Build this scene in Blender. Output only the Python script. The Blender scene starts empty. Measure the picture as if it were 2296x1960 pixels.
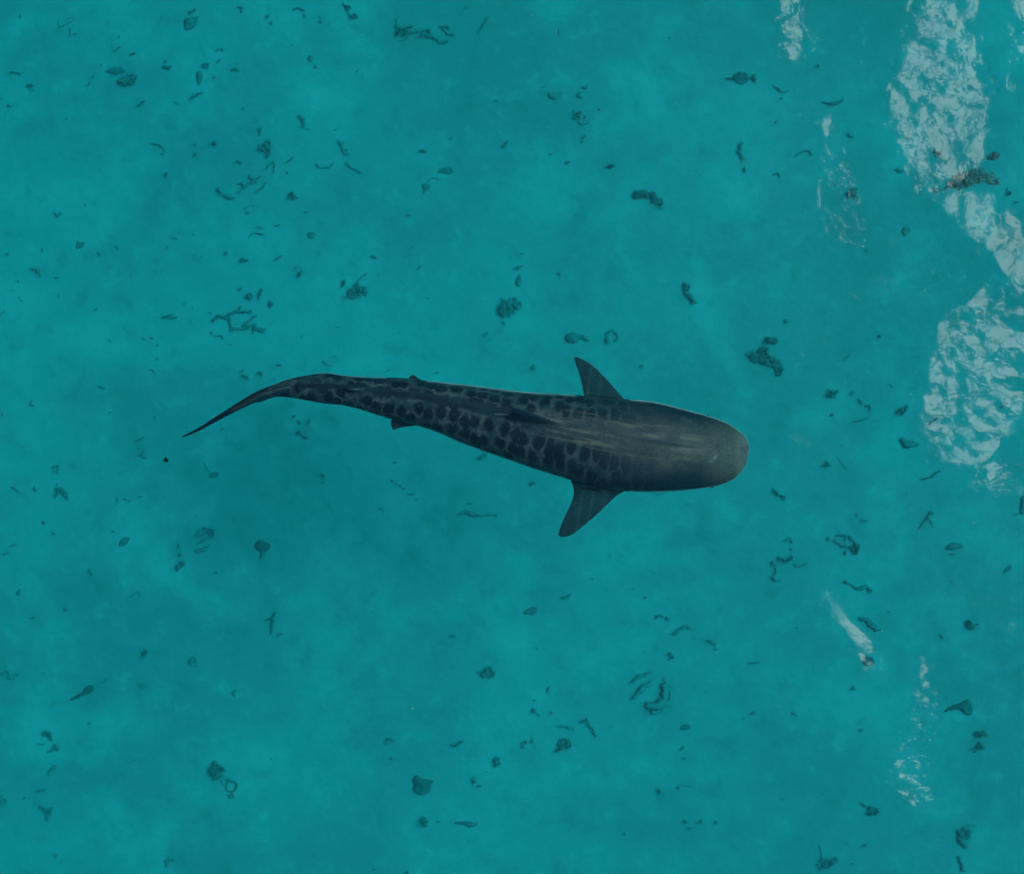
import bpy, bmesh, math, random
import numpy as np
from mathutils import Vector, noise as mnoise
from mathutils.geometry import delaunay_2d_cdt
from mathutils.bvhtree import BVHTree

sc = bpy.context.scene
COL = sc.collection
random.seed(11)
rng = np.random.default_rng(11)

# ------------------------------------------------------------------ camera, sky, sun, exposure
CAM_H = 12.0                       # camera height above the water (m)
S_REF, Z_REF = 0.0032, -0.5        # metres per photo pixel at the shark's depth
W_PX, H_PX = 2296.0, 1960.0
cam_d = bpy.data.cameras.new('camera')
cam = bpy.data.objects.new('camera', cam_d)
COL.objects.link(cam)
cam.location = (0, 0, CAM_H)
cam.rotation_euler = (0, 0, 0)
cam_d.sensor_fit = 'HORIZONTAL'
cam_d.sensor_width = 36.0
cam_d.lens = 36.0 * (CAM_H - Z_REF) / (W_PX * S_REF)
cam_d.clip_start = 0.1
cam_d.clip_end = 2000
sc.camera = cam

SUN_ZEN = math.radians(42.0)       # angle of the veiled sun from straight up
SUN_DIR = Vector((0.93, 0.37, 0)).normalized()
sun_vec = Vector((SUN_DIR.x * math.sin(SUN_ZEN), SUN_DIR.y * math.sin(SUN_ZEN), math.cos(SUN_ZEN)))

world = bpy.data.worlds.new('World')
sc.world = world
world.use_nodes = True
wn = world.node_tree.nodes
sky = wn.new('ShaderNodeTexSky')
sky.sky_type = 'NISHITA'
sky.sun_disc = False
sky.sun_elevation = math.pi / 2 - SUN_ZEN
sky.sun_rotation = math.atan2(SUN_DIR.x, SUN_DIR.y)
sky.dust_density = 1.0
sky.ozone_density = 3.0
wn['Background'].inputs['Strength'].default_value = 0.05
world.node_tree.links.new(sky.outputs[0], wn['Background'].inputs['Color'])

sun_d = bpy.data.lights.new('sun', 'SUN')
sun_d.energy = 1.35
sun_d.angle = math.radians(42.0)   # sun behind thin cloud
sun_d.color = (1.0, 0.985, 0.955)
sun = bpy.data.objects.new('sun', sun_d)
COL.objects.link(sun)
sun.rotation_euler = sun_vec.to_track_quat('Z', 'Y').to_euler()
sun.location = sun_vec * 40

vs = sc.view_settings
vs.view_transform = 'Standard'
vs.look = 'None'
vs.gamma = 1.0
vs.exposure = 1.30
sc.render.engine = 'CYCLES'
sc.cycles.use_denoising = True
sc.cycles.max_bounces = 4
sc.cycles.diffuse_bounces = 2
sc.cycles.use_adaptive_sampling = True
sc.cycles.adaptive_threshold = 0.03
sc.cycles.transparent_max_bounces = 16
sc.cycles.volume_bounces = 0

# ------------------------------------------------------------------ helpers
def P(x, y, z):
    """photo pixel -> the point of the place at height z under it"""
    k = S_REF * (CAM_H - z) / (CAM_H - Z_REF)
    return Vector(((x - W_PX / 2) * k, (H_PX / 2 - y) * k, z))

def tag(o, label=None, cat=None, group=None, kind=None):
    if label: o['label'] = label
    if cat: o['category'] = cat
    if group: o['group'] = group
    if kind: o['kind'] = kind
    return o

def mesh_obj(name, verts, faces, mat, parent=None, smooth=True):
    me = bpy.data.meshes.new(name)
    me.from_pydata([tuple(v) for v in verts], [], [tuple(f) for f in faces])
    me.update()
    if smooth:
        me.polygons.foreach_set('use_smooth', [True] * len(me.polygons))
    if mat: me.materials.append(mat)
    o = bpy.data.objects.new(name, me)
    COL.objects.link(o)
    if parent: o.parent = parent
    return o

class NT:
    def __init__(s, name):
        s.m = bpy.data.materials.new(name)
        s.m.use_nodes = True
        s.t = s.m.node_tree
        s.t.nodes.clear()
        s.out = s.n('ShaderNodeOutputMaterial')
    def n(s, typ, **kw):
        nd = s.t.nodes.new(typ)
        for k, v in kw.items():
            if k.startswith('_'):
                nd.inputs[k[1:].replace('_', ' ')].default_value = v
            else:
                setattr(nd, k, v)
        return nd
    def l(s, a, b): s.t.links.new(a, b)
    def math(s, op, a, b=None, c=None, clamp=False):
        nd = s.n('ShaderNodeMath', operation=op, use_clamp=clamp)
        for i, v in enumerate((a, b, c)):
            if v is None: continue
            if isinstance(v, (int, float)): nd.inputs[i].default_value = v
            else: s.l(v, nd.inputs[i])
        return nd.outputs[0]
    def mix(s, fac, a, b, blend='MIX'):
        nd = s.n('ShaderNodeMix', data_type='RGBA', blend_type=blend)
        for k, v in (('Factor', fac), ('A', a), ('B', b)):
            idx = {'Factor': 0, 'A': 6, 'B': 7}[k]
            if isinstance(v, (int, float)): nd.inputs[idx].default_value = v
            elif isinstance(v, tuple): nd.inputs[idx].default_value = (*v, 1.0)
            else: s.l(v, nd.inputs[idx])
        return nd.outputs[2]
    def ramp(s, fac, lo, hi, interp='SMOOTHSTEP'):
        nd = s.n('ShaderNodeMapRange', interpolation_type=interp)
        s.l(fac, nd.inputs[0])
        nd.inputs[1].default_value = lo
        nd.inputs[2].default_value = hi
        return nd.outputs[0]
    def noise(s, vec, scale, detail=4, rough=0.55, dist=0.0):
        nd = s.n('ShaderNodeTexNoise')
        s.l(vec, nd.inputs['Vector'])
        nd.inputs['Scale'].default_value = scale
        nd.inputs['Detail'].default_value = detail
        nd.inputs['Roughness'].default_value = rough
        nd.inputs['Distortion'].default_value = dist
        return nd.outputs[0]
    def bsdf(s, col, rough=0.8, spec=0.2, normal=None):
        b = s.n('ShaderNodeBsdfPrincipled')
        if isinstance(col, tuple): b.inputs['Base Color'].default_value = (*col, 1)
        else: s.l(col, b.inputs['Base Color'])
        b.inputs['Roughness'].default_value = rough
        b.inputs['Specular IOR Level'].default_value = spec
        if normal is not None: s.l(normal, b.inputs['Normal'])
        s.l(b.outputs[0], s.out.inputs['Surface'])
        return b
    def bump(s, h, strength, dist):
        b = s.n('ShaderNodeBump')
        b.inputs['Strength'].default_value = strength
        b.inputs['Distance'].default_value = dist
        s.l(h, b.inputs['Height'])
        return b.outputs[0]

# ------------------------------------------------------------------ seabed
Z_BED = -3.7
def bed_z(x, y):
    a = mnoise.noise(Vector((x * 0.45 + 3.1, y * 0.45 - 1.7, 0.3)))
    b = mnoise.noise(Vector((x * 1.6 - 7.0, y * 1.3 + 2.0, 5.1)))
    return Z_BED + 0.10 * a + 0.022 * b

def axis(fine, step, far, n):
    a = list(np.arange(-fine, fine + 1e-6, step))
    g = [fine + (far - fine) * (k / n) ** 2.2 for k in range(1, n + 1)]
    return np.array([-v for v in reversed(g)] + a + g)

def grid_mesh(xs, ys, zf):
    verts = [(x, y, zf(x, y)) for y in ys for x in xs]
    nx, ny = len(xs), len(ys)
    faces = [(j * nx + i, j * nx + i + 1, (j + 1) * nx + i + 1, (j + 1) * nx + i)
             for j in range(ny - 1) for i in range(nx - 1)]
    return verts, faces

def sand_material():
    t = NT('pale_sand')
    tc = t.n('ShaderNodeTexCoord').outputs['Object']
    big = t.noise(tc, 0.42, 4, 0.6, 0.2)
    mid = t.noise(tc, 1.25, 5, 0.62, 0.25)
    fine = t.noise(tc, 4.5, 6, 0.66, 0.15)
    grain = t.noise(tc, 70, 3, 0.7)
    c = t.mix(t.ramp(big, 0.34, 0.68), (0.47, 0.45, 0.42), (0.60, 0.575, 0.535))
    c = t.mix(t.math('MULTIPLY', t.ramp(mid, 0.47, 0.70), 0.75), c, (0.72, 0.69, 0.64))
    c = t.mix(t.math('MULTIPLY', t.ramp(mid, 0.46, 0.26), 0.5), c, (0.40, 0.385, 0.335))
    c = t.mix(t.math('MULTIPLY', t.ramp(fine, 0.53, 0.72), 0.55), c, (0.76, 0.72, 0.63))
    c = t.mix(t.math('MULTIPLY', t.ramp(fine, 0.48, 0.28), 0.55), c, (0.36, 0.35, 0.30))
    c = t.mix(t.math('MULTIPLY', t.ramp(grain, 0.35, 0.65), 0.14), c, (0.42, 0.39, 0.33))
    t.bsdf(c, 0.9, 0.1, t.bump(fine, 0.35, 0.03))
    return t.m

SAND = sand_material()
xs = axis(5.6, 0.08, 170, 22)
v, f = grid_mesh(xs, xs, bed_z)
bed = mesh_obj('seabed', v, f, SAND)
tag(bed, 'pale sandy seabed under clear turquoise water', 'seabed', kind='structure')

# ------------------------------------------------------------------ water: rippled surface, absorbing body
# swell faces that lean towards the veiled sun: rows (y, left, right) in photo pixels, margin in degrees past the glint's onset
SWELL = [
    (0.85, [(-90, 2080, 2195), (0, 2065, 2176), (41, 2054, 2165), (89, 2042, 2157), (130, 2031, 2182), (188, 2018, 2190), (222, 1999, 2215), (271, 1996, 2204), (305, 2002, 2182), (346, 2031, 2193), (374, 2035, 2176), (402, 2052, 2125), (436, 2065, 2085)]),
    (0.8, [(-90, 1752, 1770), (0, 1750, 1769), (24, 1746, 1775), (60, 1750, 1797), (85, 1765, 1807), (100, 1760, 1803), (125, 1763, 1800), (142, 1765, 1795)]),
    (0.7, [(255, 1836, 1866), (275, 1834, 1868), (300, 1838, 1862), (315, 1848, 1858)]),
    (1.2, [(-90, 2262, 2330), (0, 2268, 2320), (40, 2275, 2330), (80, 2290, 2340), (150, 2280, 2335), (165, 2290, 2330)]),
    (0.9, [(168, 2256, 2270), (200, 2235, 2262), (226, 2215, 2245)]),
    (0.9, [(418, 2122, 2190), (450, 2108, 2215), (480, 2130, 2240), (510, 2160, 2280), (540, 2185, 2310), (575, 2240, 2330), (610, 2255, 2350), (650, 2275, 2360), (720, 2295, 2375)]),
    (1.3, [(640, 2235, 2290), (690, 2150, 2308), (740, 2100, 2318), (800, 2098, 2318), (860, 2088, 2305), (920, 2066, 2285), (980, 2062, 2240), (1045, 2090, 2170)]),
    (0.9, [(1035, 2190, 2240), (1070, 2190, 2240), (1105, 2185, 2215)]),
    (-4.3, [(320, 1835, 1880), (380, 1850, 1895), (480, 1860, 1915), (560, 1850, 1925)]),
    (-3.8, [(830, 1990, 2065), (880, 1980, 2060), (930, 1995, 2040)]),
    (-4.8, [(1320, 1845, 1905), (1350, 1843, 1900), (1380, 1850, 1880), (1425, 1915, 1960), (1500, 1915, 1965), (1530, 1930, 1960)]),
    (-4.0, [(1475, 2055, 2090), (1560, 2050, 2085), (1600, 2055, 2080), (1660, 2040, 2075), (1700, 1992, 2070), (1740, 1995, 2060), (1780, 2015, 2070), (1830, 2060, 2100)]),
]
K0 = S_REF * CAM_H / (CAM_H - Z_REF)
FX, FY = 4.3, 3.7
ramp_out = lambda f: f + (150 - f) * (np.arange(1, 25) / 24) ** 2.4
wx = np.concatenate([-ramp_out(FX)[::-1], np.arange(-FX, 1.6, 0.03), np.arange(1.6, FX, 0.014), ramp_out(FX)])
wy = np.concatenate([-ramp_out(FY)[::-1], np.arange(-FY, FY, 0.016), ramp_out(FY)])
GX, GY = np.meshgrid(wx, wy)

def vnoise(x, y, seed):
    """smooth value noise, -1..1"""
    g = np.random.default_rng(seed).uniform(-1, 1, (256, 256))
    xi, yi = np.floor(x).astype(int), np.floor(y).astype(int)
    u, w = x - xi, y - yi
    u, w = u * u * (3 - 2 * u), w * w * (3 - 2 * w)
    at = lambda i, j: g[(yi + j) & 255, (xi + i) & 255]
    return (at(0, 0) * (1 - u) + at(1, 0) * u) * (1 - w) + (at(0, 1) * (1 - u) + at(1, 1) * u) * w

def onset(x, y):
    """tilt about y (rad) at which a flat facet at (x, y) starts to mirror the sun's disc to a viewer overhead"""
    d = np.array([x, y, -CAM_H]); d = d / np.linalg.norm(d)
    for deg in np.arange(0, 16, 0.1):
        n = np.array([math.sin(math.radians(deg)), 0, math.cos(math.radians(deg))])
        r = d - 2 * d.dot(n) * n
        if math.acos(max(-1, min(1, r.dot(np.array(sun_vec))))) < sun_d.angle / 2: return math.radians(deg)
    return math.radians(12)

HZ = np.zeros_like(GX)
RIP = np.full_like(GX, 0.17)          # capillary ripples ride on the steep swell faces
for si, (margin, rows) in enumerate(SWELL):
    lively = 1.0 if margin > 0 else 0.8
    c = np.array(rows, float)
    yy = ((H_PX / 2 - c[:, 0]) * K0)[::-1]
    lx = np.interp(wy, yy, ((c[:, 1] - W_PX / 2) * K0)[::-1])[:, None]
    rx = np.interp(wy, yy, ((c[:, 2] - W_PX / 2) * K0)[::-1])[:, None]
    kern = np.exp(-(np.arange(-30, 31) * 0.016 / 0.10) ** 2); kern /= kern.sum()
    smooth = lambda a: np.where(np.abs(wy) < FY - 0.5, np.convolve(np.pad(a, 30, mode='edge'), kern, 'valid'), a)
    lx, rx = smooth(lx[:, 0])[:, None], smooth(rx[:, 0])[:, None]
    jag = 0.045 * vnoise(GX * 3 + 9, GY * 9, 3 + si) + 0.02 * vnoise(GX * 9, GY * 24 + 5, 30 + si)
    cx, hw = (lx + rx) / 2, (rx - lx) / 2
    need = onset(float(cx.mean()), float(yy.mean()))
    ends = np.array([onset(float(np.interp(v_, wy, cx[:, 0])), float(v_)) for v_ in yy])
    need = np.interp(wy, yy, ends)[:, None]
    span = np.clip((wy - yy[0]) / 0.16, 0, 1) * np.clip((yy[-1] - wy) / 0.16, 0, 1)
    slope = np.tan(need + math.radians(margin)) * (span ** 0.5)[:, None]
    q = np.clip((GX - cx) / (hw + jag.clip(-0.7 * hw, None)), -1.12, 1.12)
    h = -slope * hw * q
    out = np.clip(np.abs(GX - cx) - hw, 0, None)
    HZ += h * np.exp(-(out / 0.30) ** 2)
    RIP = np.maximum(RIP, lively * np.exp(-(out / 0.07) ** 2) * (span ** 0.3)[:, None])
HZ += RIP * np.where(RIP > 0.35, 1, 0) * (0.0046 * vnoise(GX * 7, GY * 10, 91) + 0.0028 * vnoise(GX * 15 + 3, GY * 19, 92))
HZ += 0.012 * np.sin(GX * 0.9 + 0.35 * GY + 0.4) + 0.006 * np.sin(GX * 1.7 - 0.8 * GY + 1.9)
nxw, nyw = len(wx), len(wy)
verts = np.stack([GX.ravel(), GY.ravel(), HZ.ravel()], 1).tolist()
idx = np.arange(nxw * nyw).reshape(nyw, nxw)
faces = np.stack([idx[:-1, :-1], idx[:-1, 1:], idx[1:, 1:], idx[1:, :-1]], -1).reshape(-1, 4).tolist()
n_top = len(faces)
base = len(verts)
ring = list(idx[0, :]) + list(idx[1:, -1]) + list(idx[-1, -2::-1]) + list(idx[-2:0:-1, 0])
ring = [int(r) for r in ring]
for r in ring:
    verts.append((verts[r][0], verts[r][1], -6.0))
m = len(ring)
for i in range(m):
    j = (i + 1) % m
    faces.append((ring[j], ring[i], base + i, base + j))
faces.append(tuple(base + i for i in reversed(range(m))))

def water_material():
    t = NT('sea_water')
    tc = t.n('ShaderNodeTexCoord').outputs['Object']
    mp = t.n('ShaderNodeMapping')
    mp.inputs['Rotation'].default_value = (0, 0, -0.65)
    mp.inputs['Scale'].default_value = (1.0, 1.9, 1.0)
    t.l(tc, mp.inputs['Vector'])
    # thin winding capillary ridges on an almost smooth surface
    n1 = t.noise(mp.outputs[0], 2.9, 1.8, 0.5, 2.2)
    n2 = t.noise(tc, 8.5, 1.5, 0.5, 1.6)
    def ridges(n, freq, width):
        p = t.math('PINGPONG', t.math('MULTIPLY', n, freq), 0.5)
        return t.ramp(p, width, 0.0)
    h = t.math('MULTIPLY', ridges(n1, 4.5, 0.12), 0.00165)
    h = t.math('ADD', h, t.math('MULTIPLY', ridges(n2, 2.6, 0.12), 0.00075))
    h = t.math('ADD', h, t.math('MULTIPLY', t.noise(tc, 12.0, 3.0, 0.65, 0.6), 0.0032))
    ra = t.n('ShaderNodeAttribute')
    ra.attribute_name = 'ripple'
    h = t.math('MULTIPLY', h, ra.outputs['Fac'])
    nrm = t.bump(h, 1.0, 1.0)
    fr = t.n('ShaderNodeFresnel')
    fr.inputs['IOR'].default_value = 1.333
    t.l(nrm, fr.inputs['Normal'])
    tr = t.n('ShaderNodeBsdfTransparent')
    gl = t.n('ShaderNodeBsdfGlossy')
    gl.inputs['Roughness'].default_value = 0.055
    t.l(nrm, gl.inputs['Normal'])
    mx = t.n('ShaderNodeMixShader')
    t.l(fr.outputs[0], mx.inputs[0])
    t.l(tr.outputs[0], mx.inputs[1])
    t.l(gl.outputs[0], mx.inputs[2])
    t.l(mx.outputs[0], t.out.inputs['Surface'])
    ab = t.n('ShaderNodeVolumeAbsorption')
    ab.inputs['Color'].default_value = (0.0, 0.955, 0.990, 1)
    ab.inputs['Density'].default_value = 0.62
    sct = t.n('ShaderNodeVolumeScatter')
    sct.inputs['Color'].default_value = (0.0, 0.60, 0.78, 1)
    sct.inputs['Density'].default_value = 0.095
    sct.inputs['Anisotropy'].default_value = 0.2
    ad = t.n('ShaderNodeAddShader')
    t.l(ab.outputs[0], ad.inputs[0])
    t.l(sct.outputs[0], ad.inputs[1])
    t.l(ad.outputs[0], t.out.inputs['Volume'])
    return t.m

WATER = water_material()
water = mesh_obj('water', verts, faces, WATER)
at = water.data.attributes.new('ripple', 'FLOAT', 'POINT')
at.data.foreach_set('value', np.concatenate([RIP.ravel(), np.full(len(verts) - RIP.size, 0.17)]).astype(np.float32))
tag(water, 'clear turquoise sea water with rippled surface', 'water', kind='structure')

# ------------------------------------------------------------------ shark
# stations down the body: photo x, y of the axis, half width (px), z of axis (m), half height up, half height down (m), roll (deg)
ST = [
    (408, 980.5, 2.0, -0.30, 0.020, 0.020, 0),
    (440, 966, 3.0, -0.33, 0.045, 0.045, 0),
    (478, 944, 4.6, -0.36, 0.075, 0.070, 0),
    (511, 925, 6.0, -0.40, 0.095, 0.085, 0),
    (544, 906.5, 8.0, -0.45, 0.110, 0.10, 0),
    (577, 889.5, 10.5, -0.49, 0.115, 0.115, 2),
    (600, 881, 12.5, -0.52, 0.110, 0.115, 3),
    (618, 876.5, 14.5, -0.54, 0.100, 0.105, 4),
    (640, 872.5, 19.5, -0.55, 0.085, 0.09, 5),
    (663, 870.5, 24.0, -0.55, 0.080, 0.085, 6),
    (690, 870, 29.0, -0.55, 0.086, 0.09, 7),
    (712, 870.5, 32.5, -0.55, 0.095, 0.10, 8),
    (734, 871.5, 34.6, -0.55, 0.105, 0.11, 8),
    (757, 874, 34.0, -0.55, 0.115, 0.12, 9),
    (806, 881, 36.2, -0.55, 0.14, 0.14, 10),
    (856, 889.5, 43.5, -0.55, 0.165, 0.165, 11),
    (905, 897, 49.0, -0.55, 0.185, 0.185, 12),
    (955, 906, 52.5, -0.55, 0.205, 0.205, 13),
    (1003, 917, 58.5, -0.55, 0.225, 0.22, 14),
    (1060, 932, 67.5, -0.55, 0.245, 0.24, 14),
    (1110, 944.5, 73.0, -0.55, 0.26, 0.25, 14),
    (1160, 956, 79.0, -0.55, 0.27, 0.26, 14),
    (1204, 965, 85.0, -0.55, 0.275, 0.265, 13),
    (1270, 977.5, 93.5, -0.55, 0.275, 0.265, 12),
    (1340, 989.5, 99.0, -0.55, 0.27, 0.26, 11),
    (1400, 998, 103.0, -0.55, 0.26, 0.25, 9),
    (1460, 1003, 101.5, -0.55, 0.245, 0.235, 7),
    (1520, 1009, 93.0, -0.55, 0.22, 0.21, 6),
    (1575, 1013.5, 83.0, -0.555, 0.19, 0.18, 5),
    (1610, 1015.5, 74.5, -0.56, 0.165, 0.155, 4),
    (1636, 1016, 64.0, -0.56, 0.14, 0.13, 4),
    (1655, 1016, 51.0, -0.565, 0.112, 0.105, 3),
    (1666, 1016.5, 39.5, -0.565, 0.088, 0.08, 3),
    (1672.5, 1017, 28.5, -0.565, 0.065, 0.06, 2),
    (1676.5, 1017.5, 16.0, -0.565, 0.038, 0.035, 2),
    (1678.2, 1018, 3.0, -0.565, 0.01, 0.01, 2),
]
ST = np.array(ST, float)
chord = np.concatenate([[0], np.cumsum(np.hypot(np.diff(ST[:, 0]), np.diff(ST[:, 1])))])

def hermite(t, ts, vs_):
    """monotone-ish cubic through the stations"""
    m_ = np.gradient(vs_, ts)
    i = np.clip(np.searchsorted(ts, t) - 1, 0, len(ts) - 2)
    h = ts[i + 1] - ts[i]
    u = (t - ts[i]) / h
    return ((1 + 2 * u) * (1 - u) ** 2 * vs_[i] + u * (1 - u) ** 2 * h * m_[i] + u * u * (3 - 2 * u) * vs_[i + 1] + u * u * (u - 1) * h * m_[i + 1])

tt = np.unique(np.concatenate([np.linspace(0, chord[-1], 230), np.linspace(chord[-8], chord[-1], 60)]))
SAMP = np.stack([hermite(tt, chord, ST[:, k]) for k in range(ST.shape[1])], 1)
SAMP[:, 2] = np.maximum(SAMP[:, 2], 1.0)
axis_pts = np.array([P(x, y, z) for x, y, z in SAMP[:, [0, 1, 3]]])
tang = np.gradient(axis_pts[:, :2], axis=0)
tang /= np.linalg.norm(tang, axis=1)[:, None]
side = np.stack([-tang[:, 1], tang[:, 0]], 1)           # towards the top of the photo
mpp = S_REF * (CAM_H - SAMP[:, 3]) / (CAM_H - Z_REF)
half_w = SAMP[:, 2] * mpp
NR = 56
sh_v, sh_f = [], []
for k in range(len(tt)):
    roll = math.radians(SAMP[k, 6])
    for j in range(NR):
        th = 2 * math.pi * j / NR
        c, s = math.cos(th), math.sin(th)
        ex = 0.92
        lat = half_w[k] * math.copysign(abs(c) ** ex, c)
        up = (SAMP[k, 4] if s > 0 else SAMP[k, 5]) * math.copysign(abs(s) ** ex, s)
        # roll: shear the crown of the back sideways, keep the outline
        lat2 = lat + up * math.tan(roll) * (1 - abs(lat) / (half_w[k] + 1e-6)) if up > 0 else lat
        x, y = axis_pts[k, 0] + side[k, 0] * lat2, axis_pts[k, 1] + side[k, 1] * lat2
        sh_v.append((x, y, axis_pts[k, 2] + up))
for k in range(len(tt) - 1):
    for j in range(NR):
        j2 = (j + 1) % NR
        sh_f.append((k * NR + j, k * NR + j2, (k + 1) * NR + j2, (k + 1) * NR + j))
sh_f.append(tuple(range(NR)))
sh_f.append(tuple((len(tt) - 1) * NR + j for j in reversed(range(NR))))

def chaikin(p, n=1):
    p = [Vector(q) for q in p]
    for _ in range(n):
        o = []
        for i in range(len(p)):
            a, b = p[i], p[(i + 1) % len(p)]
            o += [a.lerp(b, 0.25), a.lerp(b, 0.75)]
        p = o
    return p

def seg_dist(pts, poly):
    a = np.array([(q.x, q.y) for q in poly])
    b = np.roll(a, -1, axis=0)
    d = b - a
    L = (d ** 2).sum(1) + 1e-12
    u = np.clip((((pts[:, None, :] - a[None]) * d[None]).sum(-1)) / L[None], 0, 1)
    q = a[None] + u[..., None] * d[None]
    return np.sqrt(((pts[:, None, :] - q) ** 2).sum(-1)).min(1)

def inside(pts, poly):
    x, y = pts[:, 0], pts[:, 1]
    r = np.zeros(len(pts), bool)
    n = len(poly)
    for i in range(n):
        a, b = poly[i], poly[(i + 1) % n]
        c = ((a.y > y) != (b.y > y)) & (x < (b.x - a.x) * (y - a.y) / ((b.y - a.y) + 1e-12) + a.x)
        r ^= c
    return r

def fill(poly, step):
    """constrained triangulation of an outline: 2D points, triangles, distance to the rim"""
    rim = []
    for i in range(len(poly)):
        a, b = poly[i], poly[(i + 1) % len(poly)]
        n = max(1, int((b - a).length / step))
        for k in range(n): rim.append(a.lerp(b, k / n))
    a = np.array([(q.x, q.y) for q in rim])
    lo, hi = a.min(0), a.max(0)
    gx, gy = np.meshgrid(np.arange(lo[0], hi[0], step), np.arange(lo[1], hi[1], step))
    gx = gx + (np.arange(gx.shape[0]) % 2)[:, None] * step * 0.5
    g = np.stack([gx.ravel(), gy.ravel()], 1)
    if len(g):
        g = g[inside(g, rim)]
    if len(g):
        g = g[seg_dist(g, rim) > step * 0.45]
    pts = [Vector((q[0], q[1])) for q in list(a) + list(g)]
    n = len(a)
    out = delaunay_2d_cdt(pts, [(i, (i + 1) % n) for i in range(n)], [list(range(n))], 1, 1e-6)
    vv = np.array([(q.x, q.y) for q in out[0]])
    return vv, [list(t) for t in out[2]], seg_dist(vv, rim)

def add_lens(poly_px, zf, edge, core, reach, step=0.02):
    """a fin: outline (photo px), z of its middle sheet zf(x, y), thickness growing inwards"""
    poly = [Vector(P(x, y, zf(x, y)).xy) for x, y in poly_px]
    poly = chaikin(poly, 2)
    vv, tris, d = fill(poly, step)
    hgt = edge + core * np.clip(d / reach, 0, 1) ** 0.7
    b0 = len(sh_v)
    k = 1.0 / S_REF
    for s in (1, -1):
        for (x, y), h in zip(vv, hgt):
            z = zf(W_PX / 2 + x * k, H_PX / 2 - y * k)
            sh_v.append((x, y, z + s * h))
    n = len(vv)
    cnt = {}
    for t in tris:
        a = vv[t[1]] - vv[t[0]]
        c = vv[t[2]] - vv[t[0]]
        if a[0] * c[1] - a[1] * c[0] < 0: t.reverse()
        sh_f.append(tuple(b0 + i for i in t))
        sh_f.append(tuple(b0 + n + i for i in reversed(t)))
        for e in range(3):
            cnt[(t[e], t[(e + 1) % 3])] = 1
    for (i, j) in cnt:
        if (j, i) not in cnt:
            sh_f.append((b0 + j, b0 + i, b0 + n + i, b0 + n + j))

# pectoral fins
pec_top = [(1330, 935), (1307.5, 884), (1303.5, 855), (1294, 826), (1284.5, 801), (1290, 799.5), (1302.5, 802.7), (1329, 817.4), (1355, 843.7), (1381, 873), (1402, 897), (1412, 930)]
pec_low = [(1325, 1050), (1275.6, 1074), (1284.5, 1088), (1286.8, 1108), (1279.6, 1131), (1263, 1163.7), (1253, 1190), (1250.5, 1203), (1266.4, 1206), (1286, 1199), (1302.5, 1184.4), (1335.4, 1158), (1361.6, 1132), (1384.6, 1110), (1405, 1100), (1405, 1060)]
add_lens(pec_top, lambda x, y: -0.60 - 0.0016 * max(0, 900 - y), 0.006, 0.016, 0.10)
add_lens(pec_low, lambda x, y: -0.60 - 0.0007 * max(0, y - 1080), 0.006, 0.016, 0.10)
# pelvic fins
add_lens([(895, 920), (875.6, 938), (876.5, 957), (881, 966.5), (898.5, 959), (920, 956.5), (938, 954), (955, 945), (950, 920)], lambda x, y: -0.64, 0.006, 0.010, 0.05, 0.012)
add_lens([(905, 872), (917, 846), (923, 839.5), (930, 840.5), (941, 850), (960, 860), (955, 880)], lambda x, y: -0.62, 0.006, 0.010, 0.05, 0.012)

def add_blade(base0, base1, h_vec, profile, t_edge, t_core):
    """an upright fin: profile (u back along the base, h of its height), leaning along h_vec"""
    b0v, b1v = Vector(base0), Vector(base1)
    du = b1v - b0v
    hv = Vector(h_vec)
    L, H = du.length, hv.length
    nrm = du.cross(hv).normalized()
    poly = chaikin([Vector((u * L, h * H)) for u, h in profile], 2)
    vv, tris, d = fill(poly, 0.014)
    th = t_edge + t_core * np.clip(d / 0.06, 0, 1) ** 0.7
    q0 = len(sh_v)
    n = len(vv)
    for s in (1, -1):
        for (a, b), t in zip(vv, th):
            p = b0v + du * (a / L) + hv * (b / H) + nrm * (s * t)
            sh_v.append(tuple(p))
    cnt = {}
    for t in tris:
        a = vv[t[1]] - vv[t[0]]
        c = vv[t[2]] - vv[t[0]]
        if a[0] * c[1] - a[1] * c[0] < 0: t.reverse()
        sh_f.append(tuple(q0 + i for i in t))
        sh_f.append(tuple(q0 + n + i for i in reversed(t)))
        for e in range(3): cnt[(t[e], t[(e + 1) % 3])] = 1
    for (i, j) in cnt:
        if (j, i) not in cnt:
            sh_f.append((q0 + j, q0 + i, q0 + n + i, q0 + n + j))

# first dorsal fin leans towards the top of the photo
D0, D1 = P(1276, 957, -0.31), P(1112, 941, -0.33)
apex = P(1150, 914, -0.14)
hv = apex - D0.lerp(D1, 0.74)
add_blade(D0, D1, hv, [(-0.06, -0.35), (0.0, 0.02), (0.18, 0.26), (0.42, 0.62), (0.64, 0.95), (0.72, 1.0), (0.77, 0.93), (0.76, 0.62), (0.80, 0.36), (0.90, 0.20), (1.10, 0.13), (1.02, 0.0), (0.95, -0.35)], 0.005, 0.012)
# second dorsal fin
D0, D1 = P(818, 878, -0.43), P(766, 874, -0.45)
apex = P(776, 870.5, -0.36)
hv = apex - D0.lerp(D1, 0.74)
add_blade(D0, D1, hv, [(-0.06, -0.5), (0.0, 0.0), (0.4, 0.62), (0.70, 1.0), (0.78, 0.8), (0.84, 0.4), (1.25, 0.22), (1.05, 0.0), (0.95, -0.5)], 0.005, 0.005)
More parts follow.
